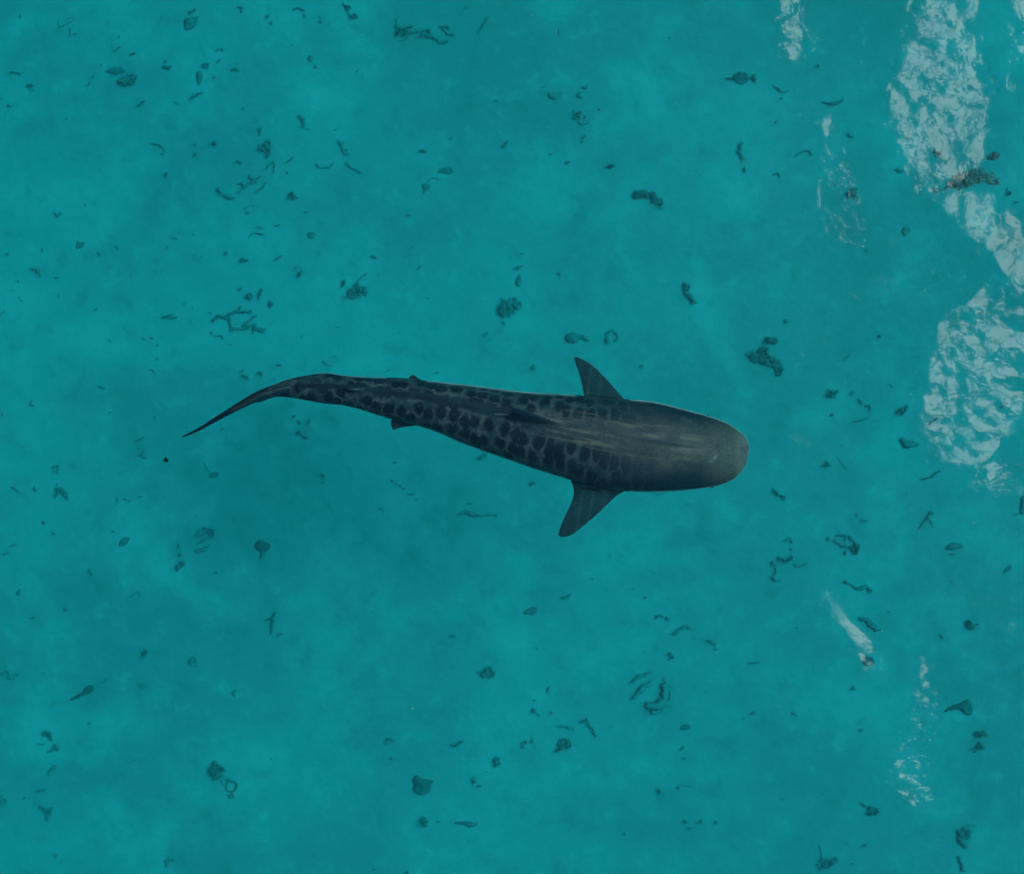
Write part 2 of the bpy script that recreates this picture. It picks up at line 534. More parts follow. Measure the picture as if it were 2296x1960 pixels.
# lower lobe of the tail
D0, D1 = P(640, 880, -0.58), P(585, 892, -0.55)
apex = P(573, 903, -0.78)
hv = apex - D0.lerp(D1, 0.9)
add_blade(D0, D1, hv, [(0.0, -0.1), (0.1, 0.2), (0.5, 0.7), (0.8, 1.0), (0.95, 0.98), (0.9, 0.6), (0.92, 0.3), (1.0, -0.1)], 0.005, 0.006)

raw = mesh_obj('shark_cage', sh_v, sh_f, None)
bm = bmesh.new()
bm.from_mesh(raw.data)
bmesh.ops.recalc_face_normals(bm, faces=bm.faces)
bm.to_mesh(raw.data)
bm.free()
md = raw.modifiers.new('remesh', 'REMESH')
md.mode = 'VOXEL'
md.voxel_size = 0.0065
sm = raw.modifiers.new('smooth', 'SMOOTH')
sm.factor = 0.5
sm.iterations = 7
dg = bpy.context.evaluated_depsgraph_get()
body_me = bpy.data.meshes.new_from_object(raw.evaluated_get(dg))
bpy.data.objects.remove(raw)
body_me.name = 'shark'
nv = len(body_me.vertices)
co = np.empty(nv * 3, np.float32)
body_me.vertices.foreach_get('co', co)
co = co.reshape(-1, 3)
no = np.empty(nv * 3, np.float32)
body_me.vertices.foreach_get('normal', no)
no = no.reshape(-1, 3)
# nearest station -> position along (s, metres from tail tip) and across (lat, metres, + towards top of photo)
s_ax = np.concatenate([[0], np.cumsum(np.linalg.norm(np.diff(axis_pts[:, :2], axis=0), axis=1))])
near_i = np.empty(nv, int)
for a in range(0, nv, 8192):
    dd = ((co[a:a + 8192, None, :2] - axis_pts[None, :, :2]) ** 2).sum(-1)
    near_i[a:a + 8192] = dd.argmin(1)
rel = co[:, :2] - axis_pts[near_i, :2]
s_along = s_ax[near_i] + (rel * tang[near_i]).sum(1)
lat = (rel * side[near_i]).sum(1)
hw_v = half_w[near_i]
ridge = SAMP[near_i, 4] * np.tan(np.radians(SAMP[near_i, 6]))
upz = co[:, 2] - axis_pts[near_i, 2]
frac_lat = np.clip(lat / hw_v, -1.6, 1.6)
# pixel coordinates of every skin point (for the animal's own markings and the painted light)
kk = S_REF * (CAM_H - co[:, 2]) / (CAM_H - Z_REF)
pxx = W_PX / 2 + co[:, 0] / kk
pyy = H_PX / 2 - co[:, 1] / kk
TAIL0, LEN = 0.0, s_ax[-1]
sn = s_along / LEN

def sstep(a, b, x):
    u = np.clip((x - a) / (b - a), 0, 1)
    return u * u * (3 - 2 * u)

# pigment: blue-black tail, slate trunk, olive-grey head and snout
def lerp3(a, b, w): return a + (b - a) * w[:, None]
dark = np.array([0.0005, 0.007, 0.019])
slate = np.array([0.002, 0.022, 0.041])
olive = np.array([0.070, 0.094, 0.078])
snout = np.array([0.086, 0.100, 0.082])
colr = np.tile(dark, (nv, 1))
colr = lerp3(colr, slate, sstep(0.18, 0.72, sn) * 0.9)
dist_ridge = np.abs(lat - ridge) / hw_v
lobe = (1 - sstep(0.22, 0.92, dist_ridge)) * (1 - sstep(0.90, 0.985, sn)) + sstep(0.90, 0.985, sn) * (1 - 0.55 * sstep(0.5, 1.0, dist_ridge))  # olive fades out down the head's flanks, painting in their shade
lobe = lobe * (0.80 + 0.4 * vnoise(s_along * 5, lat * 9 + 20, 77))
colr = lerp3(colr, olive, sstep(0.56, 0.84, sn) * np.clip(lobe, 0, 1))
colr = lerp3(colr, snout, sstep(0.90, 0.99, sn) * 0.7)
colr = lerp3(colr, np.array([0.150, 0.160, 0.138]), sstep(0.966, 0.988, sn) * 0.85)
fin = (np.abs(frac_lat) > 1.03) & (sn > 0.3)
colr = lerp3(colr, np.array([0.016, 0.060, 0.070]), sstep(0.88, 1.14, np.abs(frac_lat)) * (sn > 0.3) * sstep(1.0, 1.05, np.interp(np.abs(pxx - 1340), [0, 95, 130], [1.06, 1.06, 0.9])))
colr[fin & (pxx < 1100)] = np.array([0.008, 0.042, 0.055])
dors = (upz > SAMP[near_i, 4] * 1.04 + 0.012) & (sn > 0.45) & (sn < 0.75)
colr[dors] = np.array([0.004, 0.036, 0.066])
colr = lerp3(colr, np.array([0.010, 0.040, 0.050]), 0.8 * sstep(0.22, 0.32, sn) * (1 - sstep(0.52, 0.60, sn)) * (1 - sstep(0.06, 0.30, dist_ridge)))
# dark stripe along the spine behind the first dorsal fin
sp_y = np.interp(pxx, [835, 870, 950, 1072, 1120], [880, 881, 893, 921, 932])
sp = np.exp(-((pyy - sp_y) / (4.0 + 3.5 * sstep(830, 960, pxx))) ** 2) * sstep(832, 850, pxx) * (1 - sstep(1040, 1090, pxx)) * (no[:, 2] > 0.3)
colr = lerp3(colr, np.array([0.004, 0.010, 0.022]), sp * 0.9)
# streaks on head, fins and tail, with the dorsal edge's highlight painted pale
for (x0, y0, x1, y1, w, amt, cc) in [(1380, 978, 1545, 1003, 2.6, 0.55, (0.05, 0.06, 0.055)), (1500, 995, 1555, 1003, 2.0, 0.8, (0.03, 0.04, 0.04)),
                                     (1200, 925, 1268, 953, 3.0, 0.75, (0.22, 0.21, 0.18)), (1225, 928, 1262, 946, 2.5, 0.5, (0.2, 0.19, 0.16)),
                                     (1110, 929, 1140, 929, 1.2, 0.8, (0.24, 0.25, 0.24)), (1586, 982, 1596, 991, 2.2, 0.7, (0.03, 0.04, 0.04)),
                                     (1594, 1036, 1606, 1023, 2.6, 0.5, (0.3, 0.29, 0.25)), (1602, 1026, 1605, 1024, 2.4, 0.6, (0.4, 0.38, 0.34)),
                                     (757, 878, 815, 872, 2.0, 0.8, (0.16, 0.18, 0.18)), (690, 856, 722, 850, 2.2, 0.8, (0.13, 0.16, 0.16)),
                                     (722, 850, 800, 859, 2.2, 0.55, (0.12, 0.14, 0.15)), (520, 922, 590, 885, 2.4, 0.7, (0.12, 0.13, 0.12)), (1290, 1150, 1310, 1125, 7, 0.35, (0.10, 0.12, 0.12)), (1305, 1135, 1340, 1118, 5, 0.3, (0.10, 0.12, 0.12)), (1330, 845, 1352, 862, 5, 0.25, (0.10, 0.12, 0.12)), (590, 886, 650, 868, 3.2, 0.9, (0.11, 0.12, 0.11)),
                                     (600, 892, 655, 877, 1.8, 0.9, (0.12, 0.14, 0.14)), (920, 899, 936, 908, 4.0, 0.6, (0.15, 0.17, 0.17)),
                                     (1460, 964, 1464, 966, 3.0, 0.7, (0.02, 0.04, 0.05)), (1530, 938, 1548, 946, 4, 0.35, (0.17, 0.17, 0.16)),
                                     (1330, 880, 1300, 884, 2, 0.4, (0.16, 0.17, 0.16))]:
    d = np.array([x1 - x0, y1 - y0], float)
    u = np.clip(((pxx - x0) * d[0] + (pyy - y0) * d[1]) / (d ** 2).sum(), 0, 1)
    q = np.hypot(pxx - x0 - u * d[0], pyy - y0 - u * d[1])
    colr = lerp3(colr, np.array(cc) * np.array([0.62, 0.8, 0.85]), amt * np.exp(-(q / w) ** 2) * (no[:, 2] > 0.2))
# dark saddle before the tail and the painted shade of the notch at its root
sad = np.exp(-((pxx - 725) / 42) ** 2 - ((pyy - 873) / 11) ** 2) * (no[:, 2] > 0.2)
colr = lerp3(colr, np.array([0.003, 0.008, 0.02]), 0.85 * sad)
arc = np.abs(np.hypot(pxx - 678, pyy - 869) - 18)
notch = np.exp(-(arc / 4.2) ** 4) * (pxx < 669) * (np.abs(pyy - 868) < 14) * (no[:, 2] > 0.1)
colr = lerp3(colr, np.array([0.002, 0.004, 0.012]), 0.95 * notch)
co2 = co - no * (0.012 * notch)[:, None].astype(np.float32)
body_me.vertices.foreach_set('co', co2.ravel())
# pale belly, carried up the flank to paint a bright rim along the outline
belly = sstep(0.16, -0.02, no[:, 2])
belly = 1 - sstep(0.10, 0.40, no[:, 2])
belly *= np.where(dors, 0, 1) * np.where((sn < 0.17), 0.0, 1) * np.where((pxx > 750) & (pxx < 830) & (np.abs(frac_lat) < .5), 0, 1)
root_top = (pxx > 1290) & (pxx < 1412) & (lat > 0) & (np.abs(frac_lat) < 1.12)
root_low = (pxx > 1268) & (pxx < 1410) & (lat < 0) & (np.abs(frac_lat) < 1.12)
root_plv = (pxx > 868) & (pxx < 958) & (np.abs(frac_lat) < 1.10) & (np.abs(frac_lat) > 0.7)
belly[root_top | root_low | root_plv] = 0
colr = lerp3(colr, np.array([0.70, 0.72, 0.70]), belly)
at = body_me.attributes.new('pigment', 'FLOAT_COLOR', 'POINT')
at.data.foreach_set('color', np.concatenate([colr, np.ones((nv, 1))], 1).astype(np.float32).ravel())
# marking amounts
spot = sstep(0.13, 0.20, sn) * (1 - sstep(0.70, 0.86, sn)) * (~dors) * (1 - belly)
spot *= np.where(fin, 0.35, 1.0)
spot *= sstep(0.08, 0.26 + 0.25 * sstep(0.6, 0.8, sn), dist_ridge)
streak = sstep(0.56, 0.70, sn) * (1 - sstep(0.88, 0.95, sn)) * (1 - sstep(0.2, 0.6, dist_ridge))
for nm, arr in (('spot', spot), ('streak', streak), ('rimness', 1 - 0.45 * sstep(0.52, 0.70, sn))):
    at = body_me.attributes.new(nm, 'FLOAT', 'POINT')
    at.data.foreach_set('value', arr.astype(np.float32))
# coordinates of the blotch pattern: round behind, drawn out into bars further forward
bar = sstep(0.52, 0.72, sn)
arcl = np.arctan2(lat - ridge, np.maximum(upz, 1e-3)) * (hw_v + SAMP[near_i, 4]) * 0.5
ss = np.linspace(-0.2, LEN + 0.2, 800)
pu = np.interp(s_along, ss, np.cumsum(10.8 + 1.5 * sstep(0.50, 0.72, ss / LEN)) * (ss[1] - ss[0]))
pw = arcl / (0.094 + 0.060 * bar)
pat = np.stack([pu, pw + 40.0, np.zeros(nv)], 1)
at = body_me.attributes.new('pattern', 'FLOAT_VECTOR', 'POINT')
at.data.foreach_set('vector', pat.astype(np.float32).ravel())
at = body_me.attributes.new('alongside', 'FLOAT_VECTOR', 'POINT')
at.data.foreach_set('vector', np.stack([s_along, lat - ridge, upz], 1).astype(np.float32).ravel())

def skin_material():
    t = NT('shark_skin')
    def attr(nm, out):
        a = t.n('ShaderNodeAttribute')
        a.attribute_name = nm
        return a.outputs[out]
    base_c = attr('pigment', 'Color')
    spot_a, streak_a = attr('spot', 'Fac'), attr('streak', 'Fac')
    pat_v, al = attr('pattern', 'Vector'), attr('alongside', 'Vector')
    wob = t.n('ShaderNodeTexNoise')
    t.l(pat_v, wob.inputs['Vector'])
    wob.inputs['Scale'].default_value = 1.1
    wob.inputs['Detail'].default_value = 3
    off = t.n('ShaderNodeVectorMath', operation='MULTIPLY_ADD')
    t.l(wob.outputs['Color'], off.inputs[0])
    off.inputs[1].default_value = (0.75, 0.75, 0)
    t.l(pat_v, off.inputs[2])
    vo = t.n('ShaderNodeTexVoronoi', feature='F1')
    vo.voronoi_dimensions = '2D'
    t.l(off.outputs[0], vo.inputs['Vector'])
    vo.inputs['Scale'].default_value = 1.0
    vo.inputs['Randomness'].default_value = 0.72
    d1 = vo.outputs['Distance']
    ve = t.n('ShaderNodeTexVoronoi', feature='DISTANCE_TO_EDGE')
    ve.voronoi_dimensions = '2D'
    t.l(off.outputs[0], ve.inputs['Vector'])
    ve.inputs['Scale'].default_value = 1.0
    ve.inputs['Randomness'].default_value = 0.72
    fray = t.noise(pat_v, 5.0, 3, 0.65)
    d2 = t.math('ADD', d1, t.math('MULTIPLY', t.math('SUBTRACT', fray, 0.5), 0.22))
    cell = t.math('MULTIPLY', t.ramp(d2, 0.50, 0.33), spot_a)
    rim = t.math('MULTIPLY', t.ramp(d2, 0.36, 0.47), t.ramp(ve.outputs['Distance'], 0.19, 0.03))
    brk = t.ramp(t.noise(pat_v, 1.3, 4, 0.65), 0.36, 0.60)
    rim = t.math('MULTIPLY', t.math('MULTIPLY', rim, brk), t.math('MULTIPLY', spot_a, attr('rimness', 'Fac')))
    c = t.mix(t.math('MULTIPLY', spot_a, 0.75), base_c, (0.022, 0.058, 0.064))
    c = t.mix(t.math('MULTIPLY', cell, 0.92), c, (0.001, 0.010, 0.019))
    c = t.mix(t.math('MULTIPLY', rim, 0.9), c, (0.092, 0.112, 0.112))
    mp = t.n('ShaderNodeMapping')
    mp.inputs['Scale'].default_value = (2.2, 26.0, 4.0)
    t.l(al, mp.inputs['Vector'])
    st = t.noise(mp.outputs[0], 1.0, 4, 0.6, 0.2)
    c = t.mix(t.math('MULTIPLY', t.math('MULTIPLY', t.ramp(st, 0.50, 0.68), streak_a), 0.75), c, (0.150, 0.155, 0.128))
    c = t.mix(t.math('MULTIPLY', t.math('MULTIPLY', t.ramp(st, 0.48, 0.34), streak_a), 0.75), c, (0.018, 0.042, 0.044))
    blot = t.noise(al, 7.0, 6, 0.7)
    c = t.mix(t.math('MULTIPLY', t.ramp(blot, 0.54, 0.34), 0.60), c, (0.006, 0.034, 0.048))
    blot2 = t.noise(al, 19.0, 5, 0.7)
    c = t.mix(t.math('MULTIPLY', t.ramp(blot2, 0.56, 0.72), 0.40), c, (0.085, 0.110, 0.102))
    mk = t.n('ShaderNodeMapping')
    mk.inputs['Scale'].default_value = (9.0, 26.0, 9.0)
    mk.inputs['Rotation'].default_value = (0, 0, 0.25)
    t.l(al, mk.inputs['Vector'])
    nick_ = t.noise(mk.outputs[0], 1.6, 3, 0.6)
    c = t.mix(t.math('MULTIPLY', t.ramp(nick_, 0.68, 0.76), 0.6), c, (0.004, 0.022, 0.030))
    fine = t.noise(al, 70.0, 4, 0.7)
    c = t.mix(0.55, c, t.mix(1.0, c, t.mix(t.ramp(fine, 0.3, 0.7), (0.6, 0.6, 0.6), (1.4, 1.4, 1.4)), 'MULTIPLY'))
    t.bsdf(c, 0.55, 0.15, t.bump(fine, 0.25, 0.004))
    return t.m

SKIN = skin_material()
body_me.materials.clear()
body_me.materials.append(SKIN)
body_me.polygons.foreach_set('use_smooth', [True] * len(body_me.polygons))
shark = bpy.data.objects.new('shark', body_me)
COL.objects.link(shark)
tag(shark, 'big dark blotched shark with blunt snout swimming just below the surface', 'shark')
bvh = BVHTree.FromPolygons([Vector(c) for c in co2], [tuple(p.vertices) for p in body_me.polygons])

def plain(name, col, rough=0.7, spec=0.2):
    t = NT(name)
    tc = t.n('ShaderNodeTexCoord').outputs['Object']
    n_ = t.noise(tc, 30, 3, 0.6)
    c = t.mix(t.ramp(n_, 0.3, 0.7), tuple(v * 0.7 for v in col), tuple(v * 1.3 for v in col))
    t.bsdf(c, rough, spec)
    return t.m
SLIT = plain('gill_black', (0.004, 0.008, 0.014))
EYE = plain('eye_black', (0.006, 0.008, 0.010), 0.2, 0.5)

def on_skin(x, y):
    o = Vector((0, 0, CAM_H))
    d = (P(x, y, -0.6) - o).normalized()
    hit = bvh.ray_cast(o, d)
    return hit[0], hit[1]

def skin_ribbon(name, pts, wpx, label):
    pts = [Vector(p) for p in pts]
    L, R = [], []
    vv, ff = [], []
    n = 10
    seg = []
    for i in range(n + 1):
        u = i / n * (len(pts) - 1)
        k = min(int(u), len(pts) - 2)
        seg.append(pts[k].lerp(pts[k + 1], u - k))
    for i, q in enumerate(seg):
        d = seg[min(i + 1, n)] - seg[max(i - 1, 0)]
        nn = Vector((-d.y, d.x)).normalized()
        w = wpx * math.sin(math.pi * (i + 0.35) / (n + 0.7)) ** 0.7
        for s, lift in ((-1, 0.0), (0, 0.004), (1, 0.0)):
            p, nr = on_skin(*(q + nn * (w * s)))
            if p is None: p, nr = on_skin(*q)
            if p is None: return
            vv.append(p + nr * (0.0015 + lift))
    for i in range(n):
        for k in range(2):
            a = i * 3 + k
            ff.append((a, a + 1, a + 4, a + 3))
    o = mesh_obj(name, vv, ff, SLIT, shark)
    if label: o['label'] = label
    return o

for pts in ([(1407.5, 1085), (1410, 1098)], [(1429, 1084.5), (1426, 1099)], [(1453, 1084), (1446, 1099)]):
    skin_ribbon('gill_slit', pts, 2.4, None)
skin_ribbon('gill_slit', [(1461.5, 904), (1464.5, 906)], 1.3, None)
skin_ribbon('fold_shade', [(1300, 1097), (1322, 1095.5), (1338, 1099), (1349, 1104)], 3.2, 'dark shade of the fold behind the fin root')  # black strip standing in for the shade inside the skin crease
for (x, y, sgn) in ((1586, 929, 1), (1596, 1094, -1)):
    c = P(x, y, -0.585)
    hit = bvh.find_nearest(c)
    c = hit[0]
    vv, ff = [], []
    for i in range(7):
        ph = math.pi * i / 6
        for j in range(12):
            th = 2 * math.pi * j / 12
            vv.append((c.x + 0.016 * math.sin(ph) * math.cos(th), c.y + 0.010 * math.cos(ph), c.z + 0.016 * math.sin(ph) * math.sin(th)))
    for i in range(6):
        for j in range(12):
            ff.append((i * 12 + j, i * 12 + (j + 1) % 12, (i + 1) * 12 + (j + 1) % 12, (i + 1) * 12 + j))
    mesh_obj('eye', vv, ff, EYE, shark)

#@@DEBRIS@@
# ------------------------------------------------------------------ drift weed and leaf litter on the sand
def weed_material(name, a, b):
    t = NT(name)
    tc = t.n('ShaderNodeTexCoord').outputs['Object']
    n1 = t.noise(tc, 9, 4, 0.6)
    n2 = t.noise(tc, 55, 3, 0.6)
    c = t.mix(t.ramp(n1, 0.35, 0.65), a, b)
    c = t.mix(t.math('MULTIPLY', t.ramp(n2, 0.45, 0.75), 0.45), c, tuple(min(1, v * 1.9) for v in b))
    t.bsdf(c, 0.75, 0.2)
    return t.m
MAT = {
    'd': weed_material('dark_weed', (0.165, 0.180, 0.165), (0.240, 0.260, 0.235)),
    'm': weed_material('brown_weed', (0.245, 0.260, 0.240), (0.330, 0.345, 0.320)),
    'p': weed_material('sanded_weed', (0.33, 0.34, 0.315), (0.42, 0.42, 0.395)),
    'x': weed_material('black_scrap', (0.001, 0.008, 0.010), (0.002, 0.014, 0.016)),
}
TS = 2072 / 574.0                     # the litter was measured on enlarged tiles of the photo
U = S_REF * (CAM_H - Z_BED) / (CAM_H - Z_REF) / TS     # metres per tile unit on the sand

def bedpt(tile, q, z=None):
    x, y = 574 * tile[0] + q[0] / TS, 490 * tile[1] + q[1] / TS
    if z is not None: return P(x, y, z)
    p = P(x, y, Z_BED)
    return Vector((p.x, p.y, bed_z(p.x, p.y)))

class Bits:
    def __init__(s, z=None): s.v, s.f, s.z = [], [], z
    def ground(s, x, y): return bed_z(x, y) if s.z is None else s.z
    def leaf(s, pts, rnd, flat=1.0):
        """a leathery scrap: curled sheet with a thickness, lying on the sand"""
        poly = chaikin([p.xy for p in pts], 1)
        # ragged rim
        c = sum((q for q in poly), Vector((0, 0))) / len(poly)
        poly = [q + (q - c) * rnd.uniform(-0.05, 0.05) for q in poly]
        ext = max((q - c).length for q in poly)
        step = min(0.02, max(0.004, ext / 7))
        vv, tris, d = fill(poly, step)
        mx = max(d.max(), 1e-4)
        b0 = len(s.v)
        lift = min(0.05, 0.35 * ext) * flat
        for (x, y), dd in zip(vv, d):
            w = mnoise.noise(Vector((x * 22, y * 22, 4.0)))
            h = 0.004 + lift * (0.35 + 0.65 * (dd / mx) ** 0.6) * (0.75 + 0.5 * w)
            s.v.append((x, y, s.ground(x, y) + h))
        n = len(vv)
        for (x, y), dd in zip(vv, d):
            s.v.append((x, y, s.ground(x, y) - 0.004))
        cnt = {}
        for t in tris:
            a = vv[t[1]] - vv[t[0]]
            b = vv[t[2]] - vv[t[0]]
            if a[0] * b[1] - a[1] * b[0] < 0: t.reverse()
            s.f.append([b0 + i for i in t])
            s.f.append([b0 + n + i for i in reversed(t)])
            for e in range(3): cnt[(t[e], t[(e + 1) % 3])] = 1
        for (i, j) in cnt:
            if (j, i) not in cnt: s.f.append((b0 + j, b0 + i, b0 + n + i, b0 + n + j))
    def strand(s, pts, w, rnd, taper=0.35):
        """a limp strand: flattened tube, thicker in the middle"""
        pts = [p.copy() for p in pts]
        if len(pts) == 1:
            a = rnd.uniform(0, math.pi)
            d = Vector((math.cos(a), math.sin(a), 0)) * w * 0.35
            pts = [pts[0] - d, pts[0] + d]
        dense = []
        m_ = len(pts)
        for i in range(m_ - 1):
            p0, p1, p2, p3 = pts[max(i - 1, 0)], pts[i], pts[i + 1], pts[min(i + 2, m_ - 1)]
            k = max(3, min(9, int((p2 - p1).length / max(w * 0.6, 0.004))))
            for q in range(k):
                u = q / k
                dense.append(0.5 * ((2 * p1) + (p2 - p0) * u + (2 * p0 - 5 * p1 + 4 * p2 - p3) * u * u + (3 * p1 - p0 - 3 * p2 + p3) * u ** 3))
        dense.append(pts[-1])
        n = len(dense)
        b0 = len(s.v)
        sd = rnd.uniform(0, 99)
        for i, p in enumerate(dense):
            t = (dense[min(i + 1, n - 1)] - dense[max(i - 1, 0)]).normalized()
            side_ = Vector((-t.y, t.x, 0))
            u = i / (n - 1)
            r = 0.5 * w * (taper + (1 - taper) * math.sin(math.pi * (0.08 + 0.84 * u)) ** 0.7) * (1 + 0.75 * mnoise.noise(Vector((i * 0.9, sd, 0))))
            wob = side_ * (0.55 * w * mnoise.noise(Vector((i * 0.5, sd, 7.0))))
            c = p + wob
            gz = s.ground(c.x, c.y) + 0.006 + r * 0.6 + 0.02 * max(0, mnoise.noise(Vector((i * 0.35, sd, 3.0))))
            for j in range(6):
                a = math.pi * 2 * j / 6
                q = c + side_ * (r * math.cos(a))
                s.v.append((q.x, q.y, gz + 0.65 * r * math.sin(a)))
        for i in range(n - 1):
            for j in range(6):
                s.f.append((b0 + i * 6 + j, b0 + i * 6 + (j + 1) % 6, b0 + (i + 1) * 6 + (j + 1) % 6, b0 + (i + 1) * 6 + j))
        s.f.append([b0 + j for j in reversed(range(6))])
        s.f.append([b0 + (n - 1) * 6 + j for j in range(6)])
        # short side fronds fray the strand
        if w > 0.009:
            for _ in range(int(n * 1.6)):
                i = rnd.randrange(n)
                p = dense[i]
                ang = rnd.uniform(0, 2 * math.pi)
                L = w * rnd.uniform(0.5, 1.3)
                d = Vector((math.cos(ang), math.sin(ang), 0))
                pr = Vector((-d.y, d.x, 0)) * min(0.005, w * 0.18)
                k = len(s.v)
                g = s.ground(p.x, p.y) + 0.010
                for u, ww in ((0.0, 1.0), (0.55, 0.9), (1.0, 0.25)):
                    q = p + d * (L * u)
                    for sg in (-1, 1):
                        s.v.append((q.x + pr.x * ww * sg, q.y + pr.y * ww * sg, g + 0.02 * math.sin(u * 2.2)))
                s.f += [(k, k + 1, k + 3, k + 2), (k + 2, k + 3, k + 5, k + 4)]
    def tuft(s, pts, rnd, dens=1.0, hmax=0.07):
        """a matted tuft: many small fronds rooted over the outlined patch"""
        poly = [p.xy.copy() for p in pts]
        a = np.array([(q.x, q.y) for q in poly])
        lo, hi = a.min(0), a.max(0)
        area = abs(sum(poly[i].x * poly[(i + 1) % len(poly)].y - poly[(i + 1) % len(poly)].x * poly[i].y for i in range(len(poly)))) / 2
        cc_ = sum(poly, Vector((0, 0))) / len(poly)
        s.leaf([(cc_ + (q - cc_) * 0.80).to_3d() for q in poly], rnd, 0.3)
        n = int(min(420, max(34, area / 0.000075 * dens)))
        cand = rng.uniform(lo, hi, (n * 8, 2))
        cand = cand[inside(cand, poly)][:n]
        sd = rnd.uniform(0, 50)
        L0 = min(0.05, max(0.018, math.sqrt(area) * 0.30))
        for (x, y) in cand:
            den = mnoise.noise(Vector((x * 26, y * 26, sd)))
            if den < -0.16: continue
            ang = rnd.uniform(0, 2 * math.pi)
            L = L0 * rnd.uniform(0.45, 1.15)
            hh = hmax * rnd.uniform(0.15, 1.0) * (0.6 + den)
            w = rnd.uniform(0.0025, 0.0055)
            dx_, dy_ = math.cos(ang), math.sin(ang)
            px_, py_ = -dy_, dx_
            curl = rnd.uniform(-0.5, 0.5)
            b0 = len(s.v)
            g = s.ground(x, y)
            for i in range(4):
                u = i / 3
                cx = x + L * (u - 0.5) * dx_ + curl * L * u * u * px_
                cy = y + L * (u - 0.5) * dy_ + curl * L * u * u * py_
                cz = g + 0.004 + hh * math.sin(u * 2.1)
                ww = w * (1.15 - 0.75 * abs(u - 0.4))
                s.v += [(cx - px_ * ww, cy - py_ * ww, cz), (cx, cy, cz + w * 0.7), (cx + px_ * ww, cy + py_ * ww, cz)]
            for i in range(3):
                k = b0 + i * 3
                s.f += [(k, k + 1, k + 4, k + 3), (k + 1, k + 2, k + 5, k + 4)]

MAJOR = []
def litter(name, label, cat, mat, tile, leaves=(), tufts=(), strands=(), group=None, z=None, hmax=0.07, dens=1.0):
    rnd = random.Random(repr((tile, leaves, tufts, strands)))
    unit = U if z is None else S_REF * (CAM_H - z) / (CAM_H - Z_REF) / TS
    pieces = []
    for p in leaves:
        b = Bits(z); b.leaf([bedpt(tile, q, z) for q in p], rnd); pieces.append(('blade', b))
    for p in tufts:
        b = Bits(z); b.tuft([bedpt(tile, q, z) for q in p], rnd, dens, hmax); pieces.append(('frond_mat', b))
    for (w, pts) in strands:
        b = Bits(z); b.strand([bedpt(tile, q, z) for q in pts], w * unit, rnd); pieces.append(('stalk', b))
    a = np.array(pieces[0][1].v)
    o_ = a.mean(0)
    o_[2] = a[:, 2].min()
    ob = mesh_obj(name, a - o_, pieces[0][1].f, MAT[mat])
    ob.location = o_
    tag(ob, label, cat, group)
    for nm, b in pieces[1:]:
        mesh_obj(nm, np.array(b.v) - o_, b.f, MAT[mat], ob)
    if group is None: MAJOR.append((o_, label))
    return ob

def nick(label):
    for cut in (' beside', ' near', ' next to', ' ahead', ' between', ' over ', ' inside', ' like', ' lying', ' standing', ' on ', ' with', ',', ' of a '):
        k = label.find(cut)
        if k > 12: label = label[:k]
    return ' '.join(label.split()[:9])

def relabel(ob, stem):
    """name a small piece by the nearest thing one can find"""
    p = np.array(ob.location)
    o_, lb = min(MAJOR, key=lambda m: (m[0][0] - p[0]) ** 2 + (m[0][1] - p[1]) ** 2)
    ob['label'] = ' '.join((stem + ' near the ' + nick(lb)).split()[:16])

G_SLIV = 'loose slivers scattered on the sand'
G_SPECK = 'tiny specks scattered on the sand'
G_CURL = 'thin curled strands scattered on the sand'
L_SLIV = 'short straight dark weed sliver lying alone on pale sand'
L_SPECK = 'tiny round dark speck of litter on pale sand'
L_CURL = 'thin bent strand of dark weed lying on pale sand'
L_PALE = 'faint short scrap of sand-dusted weed on the seabed'

T00, T10, T20, T30 = (0, 0), (1, 0), (2, 0), (3, 0)
T01, T11, T21, T31 = (0, 1), (1, 1), (2, 1), (3, 1)
T02, T12, T22, T32 = (0, 2), (1, 2), (2, 2), (3, 2)
T03, T13, T23, T33 = (0, 3), (1, 3), (2, 3), (3, 3)

